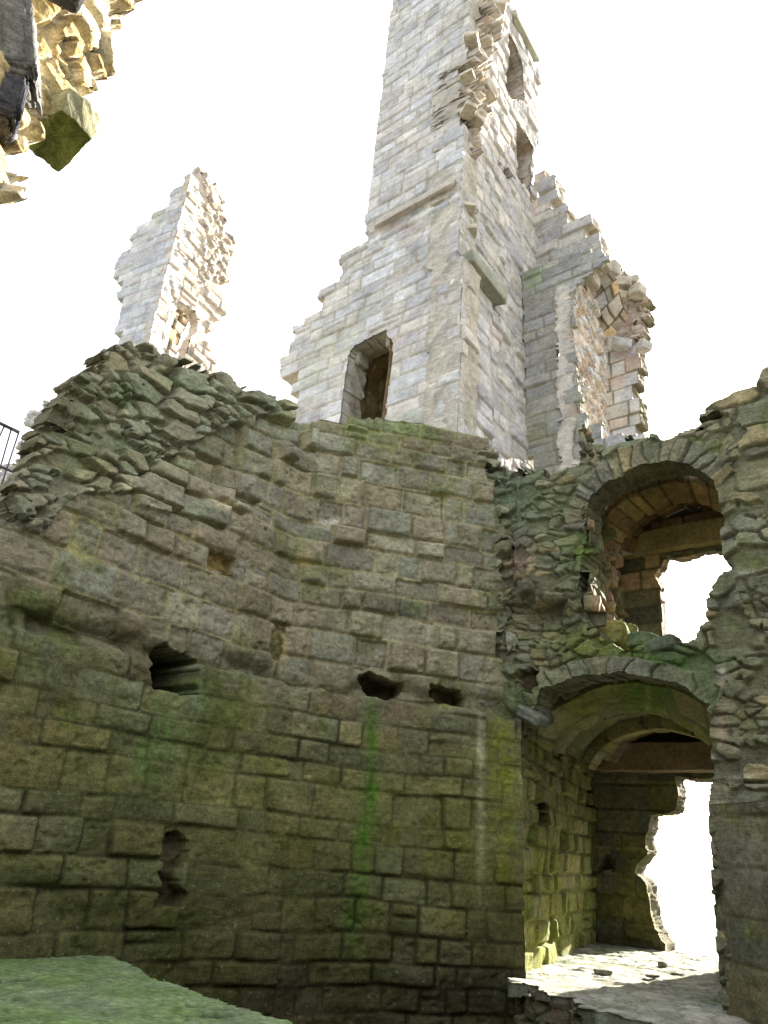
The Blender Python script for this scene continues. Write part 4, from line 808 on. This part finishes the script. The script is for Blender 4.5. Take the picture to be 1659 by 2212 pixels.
def prism(name, px, zb, hgt, col, mat, parent, seed, under=None):
    B = np.array([onz(p, zb) for p in px]); n = len(B)
    c = B.mean(0); rows = []
    for k in range(15):
        t = k / 14; s = .97 + .03 * math.sin(math.pi * t); rows.append(resample(np.vstack([c + (B - c) * s, (c + (B - c) * s)[:1]]), 160)[:-1] + np.array([0, 0, hgt * t]))
    V = []; cc = c.copy()
    for s in (.02, .15, .3, .45, .6, .75, .87, .95): V.append(cc + (rows[0] - cc) * s)
    V += rows
    ct = c + np.array([0, 0, hgt])
    for s in (.8, .4, .02): V.append(ct + (rows[-1] - ct) * s)
    V = np.array(V); m_ = len(V)
    j = np.stack([fbm(V @ np.array((9, 5, 4.)), V @ np.array((3, 8, 6.)), seed + q, 4) for q in range(3)], -1); V = V + .016 * j + .006 * np.stack([fbm(V @ np.array((40, 25, 19.)), V @ np.array((13, 38, 31.)), seed + q + 9, 4) for q in range(3)], -1)
    idx = np.arange(m_ * 59).reshape(m_, 59)if V.shape[1] == 59 else np.arange(m_ * V.shape[1]).reshape(m_, -1)
    nx = np.roll(idx, -1, axis=1)
    f = np.stack([idx[:-1].ravel(), nx[:-1].ravel(), nx[1:].ravel(), idx[1:].ravel()], 1)
    C = np.tile(np.asarray(col), (m_, V.shape[1], 1)) * (1 + .5 * j[..., :1])
    if under is not None: C[:9] = np.asarray(under) * (1 + .9 * j[:9, :, :1])
    return mkmesh(name, V.reshape(-1, 3), f, C.reshape(-1, 3), mat, parent)
zb = onpl((130, 300), O0, 14)[2]
bk = prism("corner_block", [(58, 320), (125, 375), (203, 302), (170, 262), (135, 236), (85, 262)], zb, .16, (.30, .29, .17), M_MOSS, OV, 231, under=(.19, .215, .06))
bk['label'] = "square green mossy block at the lowest corner"
rock("weathered_stone", onpl((14, 130), O0, 14) + np.array([.06, -.05, 0]), (.16, .2, .40), 233, (.19, .185, .175), M_RUB, OV, rot=.3, box=.72, tiltv=(.2, -.28), n=90, rough=.16)
rock("weathered_stone", onpl((-6, 250), O0, 14) + np.array([.05, -.05, 0]), (.13, .2, .22), 234, (.08, .08, .095), M_RUB, OV, rot=.6, box=.7, tiltv=(.1, -.1), n=90, rough=.16)
rock("weathered_stone", onpl((105, -14), O0, 14) + np.array([.06, -.05, 0]), (.24, .16, .12), 235, (.06, .06, .065), M_RUB, OV, rot=.6, box=.4)

# ------------------------------------------------------------------ algae-covered slab, lower left
zs = 1.12
xs = np.arange(-4.6, -.1, .014); ys = np.arange(1.2, 6.4, .014)
X, Y = np.meshgrid(xs, ys, indexing='ij'); P = np.stack([X, Y, np.full(X.shape, zs)], -1)
sl_keep = [(-300, 2085), (-60, 2076), (0, 2070), (60, 2062), (130, 2057), (190, 2052), (240, 2063), (262, 2076), (300, 2088), (330, 2108), (360, 2118), (420, 2140), (480, 2162), (540, 2182), (590, 2196), (655, 2216), (740, 2290), (800, 2420), (700, 2700), (-400, 3600), (-900, 2600)]
def cS(U, V, X, Y, h, col, B, S):
    h = .018 * fbm(U * 1.5, V * 1.5, 301, 4) + .004 * fbm(U * 14, V * 14, 302, 3)
    a_ = fbm(U * 2.2, V * 2.2, 303, 5, .65)[..., None]; g = sst(-.5, .5, a_)
    col = np.array((.135, .21, .070)) * g + np.array((.165, .21, .115)) * (1 - g)
    col = col * (1 + .45 * fbm(U * 9, V * 9, 304, 5, .7) + .35 * fbm(U * 40, V * 40, 308, 2))[..., None]; h = h + .006 * fbm(U * 26, V * 26, 309, 3)
    p = fbm(U * 5, V * 5, 305, 4); hole = sst(.42, .56, p); h = h - .03 * hole; col = col * (1 - .75 * hole[..., None])
    w = sst(.45, .6, fbm(U * 7, V * 7, 306, 3))[..., None]; col = col * (1 - w * .25) + np.array((.3, .33, .28)) * w * .25
    return h, col
relief("stone_slab", P, None, 241, 'rubble', r=dict(cx=.5, cy=.5), hardkeep=sl_keep, noise_keep=6, thick=.5, face=np.array([0, 0, 1.]), mat=M_MOSS, custom=cS, paint=())
setp(bpy.data.objects["stone_slab"], "flat slab covered in bright green algae in the lower left foreground", "slab")

# ------------------------------------------------------------------ rest of the roofless chamber, behind the camera
def plain(name, p, q, z1, seed, label):
    p = np.array(p, float); q = np.array(q, float); n = int(np.linalg.norm(q - p) / .07)
    path = [p + (q - p) * t for t in np.linspace(0, 1, n)]
    cen = np.array([0., 2.5, 2]) - np.array([*(p + q) / 2, 2]); relief(name, vwall(path, -.2, z1, .07), None, seed, 'ashlar', a=dict(ch=.26, bw=.6, jw=.02, off=.02), thick=.5, face=cen)
    setp(bpy.data.objects[name], label, "wall")
e_ = (K3 + dirv(172) * 2.38)[:2]
plain("right_wall", e_, (4.6, -3), 5.2, 251, "plain ashlar wall behind the viewer's right side")
plain("rear_wall", (4.6, -3.05), (-5.2, -3.05), 5.0, 252, "plain ashlar wall closing the chamber behind the viewer")
plain("left_wall", (-5.25, -3), a_end + np.array([0, 0]), 3.6, 253, "plain ashlar wall behind the viewer's left side")
